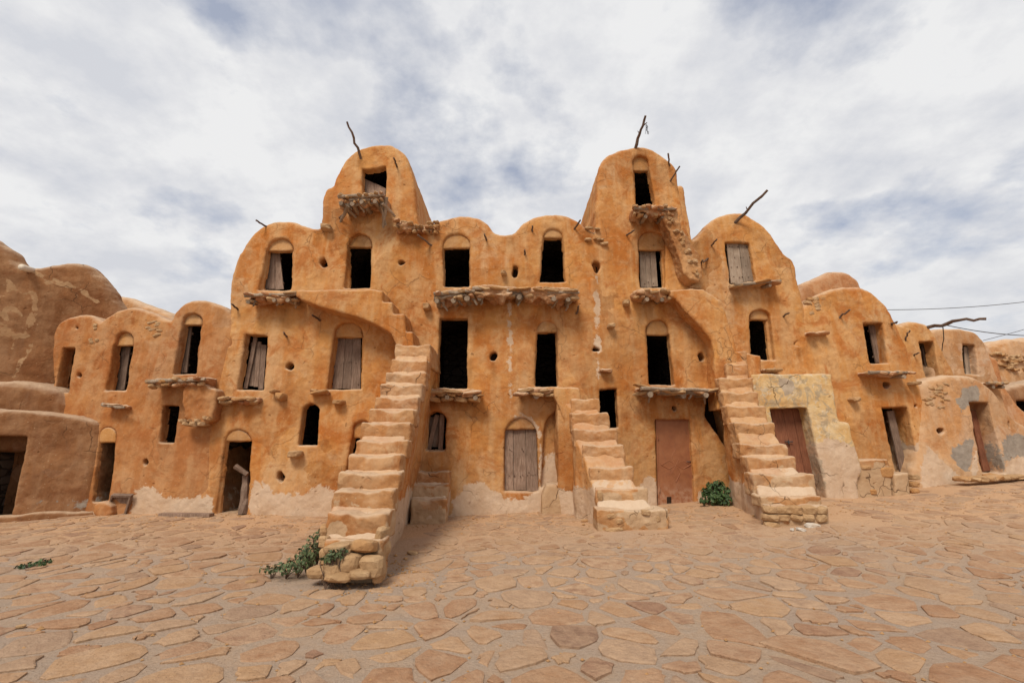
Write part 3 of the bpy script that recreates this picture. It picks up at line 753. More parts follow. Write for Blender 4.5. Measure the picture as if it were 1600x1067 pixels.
# third storey
O(None, [(687,497),(730,497),(730,607),(683,607)])
arched(arch(839,871,501,603,835,871,514), [(839,519),(869,519),(871,604),(836,604)], .09)
arched(arch(1010,1044,499,600,1014,1052,516), [(1011,523),(1044,524),(1052,602),(1014,602)], .12)
arched(arch(1171,1204,483,562,1174,1213,496), [(1171,500),(1196,500),(1203,564),(1174,556)], .16)
O(None, [(383,522),(418,524),(411,609),(370,609)])
arched(arch(521,566,502,608,510,565,522), [(526,527),(565,527),(564,609),(516,609)], .16)
# lower storeys
O(None, arch(473,499,631,696,465,495,642))
arched(arch(551,580,657,742,540,582,672), [(553,684),(580,684),(580,742),(543,742)], .12)
arched(arch(350,392,670,803,336,386,694), [(356,689),(392,689),(386,812),(343,812)], .08, td=.15)
O(None, arch(666,696,642,703,664,696,657)+[(692,704),(668,704)])
O(None, [(937,608),(964,607),(967,668),(937,668)])
arched(arch(789,838,652,767,788,842,678), [(789,671),(838,671),(841,767),(788,767)], .1)
W.cut(elev([(1024,655),(1079,655),(1086,800),(1028,800)]), .12, .03, .03)
W.cut(elev(arch(850,905,640,762,846,914,676)), .16, .05, .09)                    # blind niche under the stair arch
W.cut(elev([(1106,618),(1119,620),(1130,650),(1141,690),(1135,700),(1115,672),(1101,649)]), .55, .03, .04)
p = surf(1120, 655, .5); add_mesh('hole_shade_sheet', [(p.x-.5,p.y,p.z-1),(p.x+.6,p.y,p.z-1),(p.x+.6,p.y,p.z+1),(p.x-.5,p.y,p.z+1)], [(0,1,2,3)], M_hole, main, False)  # black sheet paints the shade deep in the slanting niche
for a_ in [(505,410,6,7),(627,410,5.5,4.5),(453,573,7.5,6),(357,534,5,7),(437,745,6,8),(644,725,4.5,6),(771,556,7,7),(805,424,5,9),(932,417,6,9),(1096,558,5,7),(1247,537,5,4.5),
           (1054,638,3.5,4),(1074,440,5,6),(932,546,6,4)]:
    pit(W, main, *a_)
# swelling of the wall round openings and the rims
W.add(elev(arch(783,845,646,700,786,848,676)), -.035, .0, .03, .06) if False else None
for (u, v, wd, ln) in [(505,414,.05,.7),(627,414,.05,.8),(453,578,.06,.9),(771,561,.06,.8),(932,422,.06,1.2),(805,432,.05,.4),(357,540,.04,.6),(1096,563,.05,.6),(1247,541,.05,.6),(695,462,.10,.9),(735,462,.08,.7),(820,455,.12,.7),(885,462,.10,.9),
        (532,325,.1,.6),(604,345,.12,1.0),(1005,470,.1,.6),(1035,470,.08,.8),(1020,618,.1,.5),(1085,618,.12,.6),(385,480,.1,.6),(445,482,.1,.8),(680,625,.08,.4),(740,625,.08,.6),(815,618,.08,.5),(1150,450,.08,.6),(1200,452,.08,.8),(1000,345,.1,.6),
        (563,250,.05,.4),(994,232,.06,.3),(1150,349,.05,.5),(671,385,.04,.6),(903,485,.04,.6),(799,366,.10,1.0),(498,356,.08,.8),(655,355,.10,.9),(917,360,.09,1.1),(1084,376,.10,.9),(350,480,.1,.9),(1243,415,.08,1.0),(687,500,.05,1.2),(735,560,.07,.9)]:
    q_ = surf(u, v); STAINS.append((q_.x, q_.z, wd*1.3, ln))
wall = W.build('wall', M_wall, main, mask_main())
# rear parts of the towers
def back_vault(name, pts, off, depth, mat, parent, F=F_main, h=.05):
    G = lambda x, z: F(x, z)+off
    w = Wall(G, elev(pts, 0, G), depth=depth, h=h, rnd=.25); return w.build(name, mat, parent, mask_main((), (), G))
back_vault('rear_wall', [(1040,420),(1045,292),(1060,286),(1071,290),(1074,313),(1080,345),(1084,372),(1090,420)], 1.6, 1.5, M_wall, main)

# doors and what is left of them
door(main, [(421,392),(437,394),(443,452),(414,453)], .30, 2, M_plank, label='narrow weathered door leaf standing ajar in the arched upper left doorway')
door(main, [(567,277),(585,283),(603,296),(602,309),(567,309)][:1]+[(603,294),(602,310),(567,310)], .30, 2, M_plank, label='broken door leaf with a slanting top in the left tower window')
d_a = door(main, [(999,391),(1024,392),(1028,449),(1001,449)], .27, 3, M_plankp, label='pale grey plank door, half of the doorway under the right tower')
d_b = door(main, [(1135,379),(1172,380),(1180,439),(1142,444)], .13, 4, M_plankp, label='studded pale plank shutter closing the square window on the right')
d_c = door(main, [(527,526),(564,527),(563,609),(519,609)], .26, 3, M_plank, label='brown plank door with a patched lower edge beside the big stair')
d0 = door(main, [(393,530),(417,533),(411,609),(388,609)], .30, 3, M_plank, ragged=.10, label='grey split planks standing in the square window')
loose_plank(d0, (399,527), (383,607), .09, .24)
dl = door(main, [(670,650),(690,650),(690,700),(672,700)], .33, 1, M_plank, label='loose planks crossed behind the oval window'); 
loose_plank(dl, (683,648), (670,702), .10, .22); loose_plank(dl, (691,647), (688,703), .10, .20)
dc = door(main, [(789,670),(838,670),(841,767),(788,767)], .15, 3, M_plank, label='three wide weathered planks with nail heads closing the arched ground door')
r_ = random.Random(3); dp_ = [d_b, d_a, d_c]
for k in range(16):
    u, v = r_.uniform(793, 836), r_.choice([700, 703, 738, 741, 745])+r_.uniform(-2, 2)
    p = surf(u, v, .14); add_mesh('nail', *tube([p+Vector((0,.02,0)), p+Vector((0,-.012,0))], .011, .011, 6), M_stick, dc, False)
for (x0, x1, y0, y1, q_, n_) in [(1140,1176,386,432,.12,16),(1003,1024,398,442,.26,7),(530,561,533,600,.25,9)]:
    for k in range(n_):
        p = surf(x0+(x1-x0)*((k*.37) % 1), y0+(y1-y0)*((k//4)/(max(1, (n_-1)//4)))+r_.uniform(-1.5,1.5), q_)
        add_mesh('nail', *tube([p+Vector((0,.02,0)), p+Vector((0,-.012,0))], .013, .013, 5), M_stick, dp_[0 if q_ < .2 else 1 if n_ == 7 else 2], False)
# sheet metal door with its star of pressed lines
P4 = [surf(u, v, .10) for u, v in [(1025,656),(1078,656),(1085,789),(1029,792)]]
V = P4+[p+Vector((0, .04, 0)) for p in P4]
md = add_mesh('door', V, [(3,2,1,0),(4,5,6,7),(0,1,5,4),(1,2,6,5),(2,3,7,6),(3,0,4,7)], M_metal, main, False)
md['label'] = 'rust red sheet metal door with a pressed star pattern and a small square cat hole'
cx_, cy_ = 1056, 726
star = []
for k in range(4):
    a_ = math.pi/2*k; c_, s_ = math.cos(a_), math.sin(a_); L_, w_ = (26, 6) if k % 2 == 0 else (26, 6)
    tip = (cx_+c_*23, cy_+s_*27); l = (cx_+c_*11-s_*7, cy_+s_*13+c_*7); r = (cx_+c_*11+s_*7, cy_+s_*13-c_*7)
    for aa, bb in (((cx_, cy_), l), (l, tip), (tip, r), (r, (cx_, cy_))):
        star.append(tube([surf(*aa, .098), surf(*bb, .098)], .017, .017, 5))
add_mesh('pressed_star', *join(star), M_metal, md, False)
for A_, B_ in ((P4[0],P4[1]),(P4[1],P4[2]),(P4[3],P4[0])):
    o3 = Vector((0,-.012,0)); add_mesh('door_frame', *tube([A_+o3, B_+o3], .022, .022, 4), M_metal, md, False)
for t_ in (.2, .8):
    h_ = P4[0].lerp(P4[3], t_)+Vector((.03,-.02,0)); add_mesh('hinge', *tube([h_+Vector((0,0,-.06)), h_+Vector((0,0,.06))], .018, .018, 7), M_metal, md, False)
h_ = P4[1].lerp(P4[2], .5)+Vector((-.09,-.02,0)); add_mesh('handle', *tube([h_+Vector((-.05,0,0)), h_+Vector((0,-.03,0)), h_+Vector((.05,0,0))], .010, .010, 6), M_wire, md, False)
pq = [surf(u, v, .094) for u, v in [(1042,776),(1049,776),(1049,787),(1042,787)]]
add_mesh('cat_hole', pq+[p+Vector((0,.004,0)) for p in pq], [(3,2,1,0),(4,5,6,7),(0,1,5,4),(1,2,6,5),(2,3,7,6),(3,0,4,7)], M_hole, md, False)  # opening drawn as a thin black plate, its inner shade painted on
# leaning log inside the left ground doorway
V1 = tube(crooked(surf(381,803,.05), surf(384,742,.16), 5, .02), .12, .07, 8, .15); V2 = tube(crooked(surf(387,741,.0), surf(367,728,-.05), 3, .01), .05, .055, 8, .1)
add_mesh('broken_post', *join([V1, V2]), M_plank, main, False)['label'] = 'stump of a broken wooden post leaning in the dark ground doorway'

# ledges carried on palm trunks
ledge(main, 384, 466, 459, .42, .10, 3, (.1, .55, .85), 1, yt2=455)
lt = ledge(main, 529, 600, 304, .62, .13, 7, (.1, .3, .55, .8), 3, yt2=300, label='large overhanging platform of mud and palm wood under the left tower window', r=.05)
for p0, p1 in (((545,322),(532,347)),((592,306),(603,352)),((604,308),(599,356)),((597,318),(617,338)),((536,318),(556,340))):
    a_, b_ = surf(*p0, -.55), surf(*p1, -.12); add_mesh('brace', *tube(crooked(a_, b_, 4, .015), .045, .03, 7, .15), M_log, lt, False)
lr_ = ledge(main, 617, 650, 340, .32, .14, 3, (), 0, yt2=348)
ledge(main, 650, 683, 352, .16, .10, 4, (), 0, yt2=352)
ledge(main, 678, 742, 455, .55, .13, 4, (.1, .45, .8), 2, yt2=449, label='left half of the long central ledge with trunk ends underneath', r=.06)
ledge(main, 738, 905, 446, .55, .15, 5, (.05, .42, .75, .9), 2, yt2=451, label='long sagging mud ledge under the two central arched doorways', r=.055)
ledge(main, 666, 750, 607, .42, .09, 3, (.38, .9), 0, under=4, yt2=608, label='ledge of piled flat stones left of centre')
ledge(main, 809, 872, 605, .42, .08, 2, (.42,), 0, yt2=607, r=.075)
ledge(main, 990, 1054, 321, .5, .14, 6, (.3, .7), 1, yt2=322, label='stony ledge under the top doorway of the right tower')
ledge(main, 991, 1050, 452, .42, .13, 4, (.3, .7), 0, yt2=452)
ledge(main, 1001, 1124, 604, .5, .07, 2, (.1, .55, .8), 3, yt2=607, label='ledge of long bleached logs above the red metal door', r=.07)
ledge(main, 1146, 1219, 443, .28, .06, 3, (.75,), 1, yt2=437)
ledge(main, 484, 512, 609, .2, .05, 1); ledge(main, 1196, 1224, 575, .25, .05, 2)
ledge(main, 935, 951, 577, .12, .04, 1); ledge(main, 340, 402, 620, .25, .07, 3, yt2=620)
for a_ in [(511,357,18,10),(440,620,13,12),(530,628,18,7),(462,709,22,10),(667,480,12,11),(787,427,9,7),(954,510,12,8),(978,474,12,9),(430,612,10,7),(493,612,12,6),(1085,451,18,7)]:
    corbel(main, *a_)
# poles and pegs that stick out of the wall
S_ = lambda *a_, **k_: stick(main, *a_, **k_)
S_((564,248),(542,190), .55, .038, .024, fork=False, label='long dry pole leaning out above the left tower')
S_((994,230),(1009,181), .6, .045, .028, fork=True, label='forked pole above the right tower with a dangling twist of wire')
S_((1150,347),(1199,297), .8, .045, .028, fork=True, label='crooked pole leaning out over the right hand gable')
tw = surf(1010, 195, -.55); add_mesh('wire_twist', *join([tube(crooked(tw, tw+Vector((random.uniform(-.05,.12), 0, -.28)), 4, .03), .007, .006, 4) for _ in range(4)]), M_wire, main, False)
for r0, tp, o_ in [((416,354),(400,344),.3),((371,483),(362,475),.25),((621,261),(615,247),.35),((674,384),(653,367),.35),((898,358),(907,344),.3),((1047,283),(1062,260),.4),((1046,258),(1044,240),.3),
                   ((978,368),(991,360),.3),((1112,383),(1120,374),.3),((1095,413),(1098,406),.2),((1224,494),(1233,489),.2),((832,362),(832,353),.15),((820,397),(820,391),.15),((760,376),(757,366),.2),
                   ((901,490),(904,478),.2),((448,526),(443,519),.2),((500,500),(488,492),.3),((1105,405),(1099,410),.2),((530,340),(541,332),.3)]:
    S_(r0, tp, o_, .026, .02, name='peg', amp=.01)

# big staircase: straight flight out from the wall, then a short flight along it over a half arch
st1, S1 = stair(main, [(5.65,844,507,597),(5.87,803,512,604),(6.25,768,520,614),(6.55,739,530,622),(6.85,712,545,625),(7.15,688,555,635),(7.48,661,565,640),(7.8,640,577,647),
                       (8.1,620,587,652),(8.4,600,595,659),(8.7,582,604,664),(9.0,563,612,668),(9.32,539,619,672)], F_main, lean=.11, label='long steep mud staircase left of centre, its stony foot nearest the camera')
fl = prism('half_arch', [(462,453),(560,452),(578,451),(598,454),(598,471),(612,472),(614,490),(632,491),(634,518),(645,518),(647,540),(662,560),(664,640),(622,640),(616,565),(619,540),(611,521),(584,506),(560,496),(530,488),(502,480),(470,468),(462,463)],
      -.62, .08, M_wall, st1, h=.028, k=.05, ch=0, rough=.014)
fl['label'] = 'half arch and walkway joining the stair to the upper left doorways'
# stones at the broken foot of the big stair
for (u, v, dd, w_, h_) in [(522,893,5.5,.22,.2),(548,880,5.52,.27,.22),(582,884,5.5,.27,.24),(512,868,5.66,.15,.18),(593,870,5.72,.12,.2),(597,835,5.85,.12,.2),(600,856,5.8,.1,.16),(532,856,5.6,.34,.13),(570,852,5.58,.3,.14),
                            (508,846,5.8,.12,.14),(507,828,5.95,.1,.15),(563,896,5.42,.24,.1),(530,900,5.42,.3,.09),(592,897,5.56,.12,.12),(500,893,5.6,.26,.14)]:
    p = at(u, v, dd); rock('stone', p, (w_, .26, h_), M_stone, st1, random.uniform(-.3, .3), None, 2, .15)
# little steps between the big stair and the arched door
st4, _ = stair(main, [(9.55,780,643,697),(9.75,757,644,699),(9.93,737,646,701)], F_main, label='three low steps beside the foot of the wall, left of the arched ground door')
# middle staircase
st2, _ = stair(main, [(8.3,796,933,1043),(8.65,763,932,1012),(8.95,730,921,988),(9.25,695,911,975),(9.5,671,897,964),(9.75,645,893,951),(9.95,623,893,936),(10.1,607,870,905)], F_main, label='middle staircase of eight worn steps, right of the arched ground door')
prism('half_arch', [(866,604),(905,606),(912,640),(930,690),(948,740),(960,830),(921,830),(917,790),(911,752),(898,712),(886,674),(876,642),(866,618)], -.5, .1, M_wall, st2, h=.028, ch=0)
for (u, v, dd, w_, h_) in [(955,806,8.28,.2,.1),(968,814,8.27,.14,.1),(1010,801,8.28,.17,.09),(938,775,8.62,.1,.2),(960,828,8.25,.3,.08),(1028,810,8.3,.1,.12)]:
    rock('stone', at(u, v, dd)+Vector((0,.05,0)), (w_, .14, h_), M_stone, st2, 0, None, 2, .1)
bn = prism('bench', [(846,757),(880,754),(905,760),(925,764),(930,830),(846,830)], -.3, .1, M_step, main, h=.03, k=.08, masks=stair_mask)
bn['label'] = 'low pale mud bench against the wall at the left of the middle staircase'
# right staircase
st3, _ = stair(main, [(8.2,791,1203,1294),(8.42,775,1190,1283),(8.75,741,1178,1272),(9.1,714,1169,1243),(9.38,694,1156,1229),(9.7,660,1149,1210),(9.95,634,1137,1196),(10.2,613,1130,1183),(10.42,590,1124,1176),(10.62,569,1135,1168),(10.78,549,1134,1166)],
               F_main, label='right staircase leading up beside the worn yellow porch')
prism('half_arch', [(1046,453),(1080,450),(1100,452),(1128,470),(1145,520),(1152,548),(1190,556),(1190,600),(1165,640),(1122,640),(1119,602),(1117,553),(1112,531),(1092,507),(1071,486),(1055,466),(1046,462)], -.45, .1, M_wall, st3, h=.028, ch=0, rough=.016)
for k in range(11):
    u = 1206+ (k % 5)*20+random.uniform(-3, 3); v = 797+(k//5)*12
    rock('stone', at(u, v, 8.18)+Vector((0,.06,0)), (random.uniform(.2,.3), .22, random.uniform(.11,.16)), M_stone, st3, random.uniform(-.2,.2), None, 2, .12)
fr_ = prism('rough_stair', [(1030,322),(1055,322),(1064,350),(1074,372),(1086,384),(1097,410),(1099,440),(1072,436),(1060,398),(1046,362),(1036,345)], -.42, .1, M_step, main, h=.026, rough=.05, ch=1)
fr_['label'] = 'crumbling rubble rib curving down from the right tower ledge'
for k in range(16):
    t = k/15; u = 1046+t*48+random.uniform(-7, 7); v = 330+t*104+random.uniform(-6, 6)
    rock('stone', surf(u, v, -.42), (random.uniform(.09,.18), .16, random.uniform(.07,.13)), M_stone, fr_, random.uniform(-1,1), None, 1, .4)
for (x0, x1, y0, y1, n_) in [(652,684,346,362,9),(918,944,352,384,9)]:
    for k in range(n_):
        rock('stone', surf(random.uniform(x0,x1), random.uniform(y0,y1), -.03), (random.uniform(.12,.24), .14, random.uniform(.05,.09)), M_stone, main, random.uniform(-.5,.5), None, 1, .2)

# ============================================================ LEFT WING (three lower cells)
left = thing('granary_wing', 'lower mud wing left of the centre with three round-topped cells', 'building')
outB = [(78,850),(78,700),(79,600),(80,545),(84,515),(98,500),(121,492),(145,494),(157,503),(166,495),(182,486),(207,481),(229,485),(250,493),(266,500),(271,488),(286,474),(300,469),(318,468),(334,472),(348,478),(360,487),(366,505),(362,540),(350,590),(336,640),(330,700),(328,760),(327,850)]
WB = Wall(lambda x, z: F_main(x, z)+.006, elev(outB), depth=4.0, h=.032, rnd=.12)
opening(WB, left, None, [(97,543),(116,543),(105,613),(84,612)], deep=2, td=.3)
arched(arch(180,208,518,610,163,196,531), [(184,540),(208,540),(196,610),(175,610)], .14, WB, left)
arched(arch(284,316,489,584,270,306,502), [(289,508),(314,508),(306,584),(277,584)], .13, WB, left)
opening(WB, left, None, [(254,634),(279,634),(271,692),(247,692)], deep=1.6)
arched(arch(155,181,667,781,146,169,680), [(157,692),(181,692),(169,784),(147,784)], .05, WB, left, td=.10)
for a_ in [(227,722,4.5,5),(123,586,3.5,4.5),(119,512,2.5,2.5)]: pit(WB, left, *a_)
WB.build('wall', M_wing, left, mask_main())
door(left, [(190,541),(204,541),(194,610),(181,610)], .3, 2, M_plank); door(left, [(290,509),(300,509),(292,584),(279,584)], .29, 2, M_plank)
door(left, [(158,694),(164,694),(156,780),(149,780)], .3, 1, M_plank); door(left, [(256,637),(262,636),(256,690),(250,690)], .3, 1, M_plank)
ledge(left, 230, 322, 592, .4, .1, 4, (), 1, yt2=588, label='split wooden ledge under the third arched window of the wing'); ledge(left, 162, 196, 630, .2, .05, 1, (), 1, yt2=634)
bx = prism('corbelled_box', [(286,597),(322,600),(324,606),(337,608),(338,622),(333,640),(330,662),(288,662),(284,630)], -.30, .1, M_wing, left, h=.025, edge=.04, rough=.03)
bx['label'] = 'boxy mud balcony with crumbling stone underside beside the left wing'
for k in range(8):
    rock('stone', surf(288+k*6, 660+random.uniform(-8,5), -.24), (random.uniform(.12,.22), .3, random.uniform(.08,.13)), M_stone, bx, 0, None, 1, .3)
for k in range(10): rock('stone', surf(random.uniform(232,250), random.uniform(500,530), .02), (.17,.1,.07), M_stone, left, 0, None, 1, .3)
for k in range(6): rock('stone', surf(random.uniform(140,152), random.uniform(503,540), -.0), (.1,.08,.08), M_stone, left, 0, None, 1, .3)
back_vault('rear_vault', [(150,540),(160,475),(178,461),(200,464),(225,474),(250,484),(266,494),(280,540)], 3.5, 3, M_vault, left)
th = prism('threshold', [(146,783),(172,784),(174,810),(144,810)], -.16, .1, M_wing, left, h=.03)

# ============================================================ TALL LEFT WALL
tall = thing('granary_wall', 'high windowless brown mud wall at the far left with patched cracks and a clay spout', 'building')
outC = [(-260,850),(-260,420),(-150,360),(-60,352),(0,383),(13,392),(26,409),(39,415),(68,414),(92,408),(115,407),(136,415),(149,427),(160,440),(172,458),(181,476),(192,500),(200,560),(200,850)]
WC = Wall(F_lwall, elev(outC, 0, F_lwall), depth=.4, h=.045, rnd=.25)
seams = [elev(c_, 0, F_lwall) for c_ in [[(-20,470),(0,460),(12,462),(14,440),(18,450),(36,458),(52,456),(55,470),(46,500),(38,524),(24,524),(18,545)],[(0,505),(8,510),(14,522)],[(45,540),(36,560),(20,590)],[(12,480),(22,485),(30,492)],[(0,490),(6,486),(10,500),(2,520)],[(70,430),(120,450),(150,470)],[(30,420),(60,425),(75,440)]]]
def seam_mask(x, q, z, N):
    xx, zz = x+.05*fbm(x/.3, 3, z/.3, 3), z+.05*fbm(x/.3, 9, z/.3, 3); d = np.full(x.shape, 9.0)
    for P_ in seams:
        for (ax_, az_), (bx_, bz_) in zip(P_, P_[1:]):
            t = np.clip(((xx-ax_)*(bx_-ax_)+(zz-az_)*(bz_-az_))/((bx_-ax_)**2+(bz_-az_)**2+1e-9), 0, 1)
            d = np.minimum(d, np.hypot(xx-ax_-(bx_-ax_)*t, zz-az_-(bz_-az_)*t))
    return np.stack([sstep(.13, .0, d+.05*fbm(x/.15, 1, z/.15, 2))*.62, 0*x, 0*x, 0*x+1], 1)
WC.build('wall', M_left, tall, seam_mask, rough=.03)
pc = surf(41, 421, 0, F_lwall); add_mesh('spout', *tube([pc+Vector((0,.2,.02)), pc+Vector((.12,-.22,-.02))], .075, .07, 14), M_pipe, tall, True)

# ============================================================ LOW LEFT BUILDING
low = thing('low_storehouse', 'low brown mud storehouse with a wide dark doorway at the left edge', 'building')
outD = [(-330,900),(-330,640),(-100,634),(0,640),(45,641),(90,647),(135,654),(152,659),(157,672),(154,720),(148,770),(143,850)]
WD = Wall(F_low, elev(outD, 0, F_low), depth=2.6, h=.03, rnd=.12)
opening(WD, low, None, [(-45,680),(43,680),(16,812),(-70,812)], F=F_low, deep=3.2, td=.12)
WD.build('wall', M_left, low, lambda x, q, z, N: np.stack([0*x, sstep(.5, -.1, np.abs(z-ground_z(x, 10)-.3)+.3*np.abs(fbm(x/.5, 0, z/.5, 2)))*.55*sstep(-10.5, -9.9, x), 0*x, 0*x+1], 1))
GV = lambda x, z: F_low(x, z)+.55
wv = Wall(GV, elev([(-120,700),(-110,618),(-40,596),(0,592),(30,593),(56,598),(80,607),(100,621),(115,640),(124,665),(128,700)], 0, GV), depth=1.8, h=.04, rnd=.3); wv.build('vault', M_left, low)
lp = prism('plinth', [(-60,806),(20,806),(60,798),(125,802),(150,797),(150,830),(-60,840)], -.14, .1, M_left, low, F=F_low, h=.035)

# ============================================================ RIGHT GRANARY (one tall cell with a dome behind)
right = thing('granary_cell', 'rounded tall mud cell right of the yellow porch with one window over one door', 'building')
outE = [(1240,860),(1240,560),(1250,500),(1260,472),(1286,457),(1305,450),(1324,447),(1350,449),(1372,462),(1391,484),(1404,509),(1417,539),(1427,566),(1438,599),(1450,630),(1464,665),(1477,722),(1486,760),(1490,860)]
WE = Wall(lambda x, z: F_main(x, z)+.01, elev(outE), depth=3.6, h=.03, rnd=.15)
opening(WE, right, None, [(1349,504),(1380,504),(1389,567),(1361,568)], deep=2, td=.42)
opening(WE, right, None, [(1379,637),(1419,636),(1446,770),(1407,770)], deep=1.8, td=.5)
for a_ in [(1386,601,5.5,5),(1432,634,2.5,2.5)]: pit(WE, right, *a_)
WE.build('wall', M_wall, right, mask_main())
door(right, [(1386,642),(1397,641),(1421,745),(1409,747)], .29, 1, M_plank); door(right, [(1357,507),(1367,507),(1378,567),(1369,568)], .29, 2, M_plank)
ledge(right, 1356, 1424, 580, .34, .06, 4, (.8,), 1, yt2=580, label='stone and wood sill under the single square window')
corbel(right, 1334, 624, 15, 8); corbel(right, 1427, 599, 16, 6); ledge(right, 1262, 1296, 518, .15, .06, 2)
stick(right, (1313,495),(1328,484), .3, .028, .022, name='peg'); stick(right, (1393,506),(1402,503), .25, .028, .022, name='peg')
back_vault('rear_dome', [(1236,520),(1251,450),(1275,434),(1297,423),(1320,422),(1335,430),(1348,446),(1370,520)], 1.7, 2.5, M_right, right)
for k in range(9): rock('stone', surf(random.uniform(1262,1284), random.uniform(462,490), .05), (.2,.14,.12), M_stone, right, 0, None, 1, .3)
bl = prism('low_bench', [(1336,719),(1388,717),(1394,732),(1396,800),(1336,800)], -.42, .1, M_step, right, h=.028, ch=0, k=.03, masks=stair_mask)
for (u, v, w_, h_) in [(1384,738,.34,.26),(1352,730,.26,.1),(1363,768,.16,.12)]: rock('stone', surf(u, v, -.40), (w_, .12, h_), M_stone, bl, 0, None, 2, .1)
bs = prism('door_step', [(1398,741),(1420,739),(1424,780),(1400,780)], -.5, .1, M_step, right, h=.028, ch=0, k=.03, masks=stair_mask)
for v in (745, 756, 767): rock('stone', surf(1426, v, -.40), (.2, .26, .13), M_stone, bs, 0, None, 2, .1)

# ============================================================ YELLOW PORCH
porch = thing('porch', 'low flat-topped porch with flaking yellow render over a red-brown plank door', 'building')
outF = [(1160,850),(1160,700),(1166,640),(1172,588),(1174,584),(1240,584),(1296,584),(1300,592),(1308,640),(1312,658),(1326,661),(1332,682),(1344,722),(1347,740),(1340,760),(1334,850)]
WF = Wall(F_porch, elev(outF, 0, F_porch), depth=.9, h=.028, rnd=.05, edge=.012)
WF.cut(elev([(1196,631),(1266,630),(1266,638),(1196,640)], 0, F_porch), .02, .02, .02)
WF.cut(elev([(1203,638),(1262,637),(1296,790),(1236,790)], 0, F_porch), .45, .02, .02)
WF.build('wall', M_porch, porch, mask_main([[(1265,690),(1300,680),(1320,690),(1350,700),(1350,850),(1240,850),(1262,740)]], [[(1208,590),(1240,588),(1244,612),(1232,628),(1212,606)], [(1258,676),(1271,680),(1290,740),(1296,772),(1280,775),(1264,720)]], F_porch))
door(porch, [(1203,638),(1253,638),(1278,768),(1232,768)], .36, 3, M_redwood, F=F_porch, ragged=.005, label='red-brown plank door with a lock under the yellow porch')
p = surf(1232, 690, .32, F_porch); 
add_mesh('latch', *join([tube([p+Vector((-.08,0,0)), p+Vector((.1,0,0))], .014, .014, 6), tube([p+Vector((0,0,.03)), p+Vector((0,-.01,-.05))], .02, .02, 6)]), M_wire, porch, False)
loose_plank(porch, (1254,640), (1281,766), .1, .34, M_plankp, F=F_porch, name='door_frame')

# ============================================================ LOW VAULT, CELLS BEHIND IT, FAR RUBBLE WALL
vault = thing('vaulted_store', 'low tan barrel vault patched with grey cement, a tall dark red doorway in it', 'building')
outG = [(1434,860),(1436,700),(1437,620),(1441,598),(1455,591),(1470,587),(1500,585),(1526,589),(1549,604),(1567,628),(1586,651),(1606,664),(1650,690),(1700,710),(1720,860)]
WG = Wall(F_vault, elev(outG, 0, F_vault), depth=3, h=.032, rnd=.2)
WG.cut(elev([(1514,628),(1545,628),(1572,740),(1536,740)], 0, F_vault), .45, .02, .03)
pit(WG, vault, 1470, 674, 6, 6, F=F_vault); pit(WG, vault, 1577, 663, 1.5, 6, F=F_vault)
WG.build('wall', M_vault, vault, mask_main([[(1440,690),(1462,700),(1480,722),(1495,735),(1512,745),(1515,800),(1430,800)],[(1518,700),(1530,698),(1536,745),(1515,745)],[(1568,715),(1600,705),(1650,705),(1650,790),(1560,790)],[(1545,700),(1556,698),(1562,740),(1545,740)]],
          [[(1490,618),(1512,600),(1530,600),(1533,622),(1520,632),(1500,652)],[(1480,705),(1500,688),(1524,684),(1524,712),(1516,738),(1500,738)],[(1545,690),(1562,685),(1575,735),(1570,742)],[(1562,685),(1580,672),(1604,680),(1620,700),(1600,716),(1566,722)]], F_vault))
door(vault, [(1516,640),(1528,640),(1548,737),(1537,738)], .38, 1, M_redwood, F=F_vault)
for k in range(26):
    rock('stone', surf(1444+random.uniform(0,34), 600+random.uniform(0,38), .03, F_vault), (random.uniform(.14,.26),.12,random.uniform(.05,.09)), M_stone, vault, random.uniform(-.4,.4), None, 1, .3)
for k in range(9):
    rock('stone', surf(1504+k*12, 748-k*.3+random.uniform(-2,2), -.35, F_vault), (random.uniform(.22,.34),.35,random.uniform(.1,.16)), M_stone, vault, random.uniform(-.4,.4), None, 2, .1)

cell1 = thing('storage_cell', 'small rounded cell with a dark window just behind the low tan vault', 'building', 'small cells behind the low vault')
outH1 = [(1395,700),(1398,520),(1408,508),(1421,502),(1440,504),(1455,512),(1470,539),(1482,562),(1493,586),(1503,620),(1510,700)]
W1 = Wall(F_far, elev(outH1, 0, F_far), depth=2.6, h=.035, rnd=.15)
opening(W1, cell1, None, [(1435,534),(1459,533),(1468,589),(1447,589)], F=F_far, deep=1, td=.36)
W1.build('wall', M_wall, cell1); stick(cell1, (1414,530),(1422,516), .25, .025, .02, name='peg', F=F_far); stick(cell1, (1428,556),(1436,551), .2, .025, .02, name='peg', F=F_far)
door(cell1, [(1440,540),(1452,538),(1462,589),(1450,589)], .4, 1, M_plank, F=F_far)
cell2 = thing('storage_cell', 'pale rounded cell with a half-open plank shutter, last before the rubble wall', 'building', 'small cells behind the low vault')
F_far2 = lambda x, z: F_far(x, z)+.12
outH2 = [(1462,700),(1462,560),(1456,518),(1470,513),(1500,513),(1522,518),(1537,531),(1549,554),(1557,580),(1566,605),(1578,650),(1590,700)]
W2 = Wall(F_far2, elev(outH2, 0, F_far2), depth=2.6, h=.035, rnd=.15)
opening(W2, cell2, None, [(1504,536),(1524,539),(1529,586),(1508,584)], F=F_far2, deep=1)
W2.build('wall', M_vault, cell2); door(cell2, [(1506,541),(1519,541),(1526,586),(1510,585)], .22, 3, M_plankp, F=F_far2)
ledge(cell2, 1541, 1572, 597, .3, .06, 3, (.3,.8), 1, F=F_far2)
W3 = Wall(lambda x, z: F_far(x, z)+.6, elev([(1540,800),(1540,560),(1552,556),(1562,565),(1572,600),(1600,640),(1660,700),(1670,800)], 0, lambda x, z: F_far(x, z)+.6), depth=2, h=.05, rnd=.2)
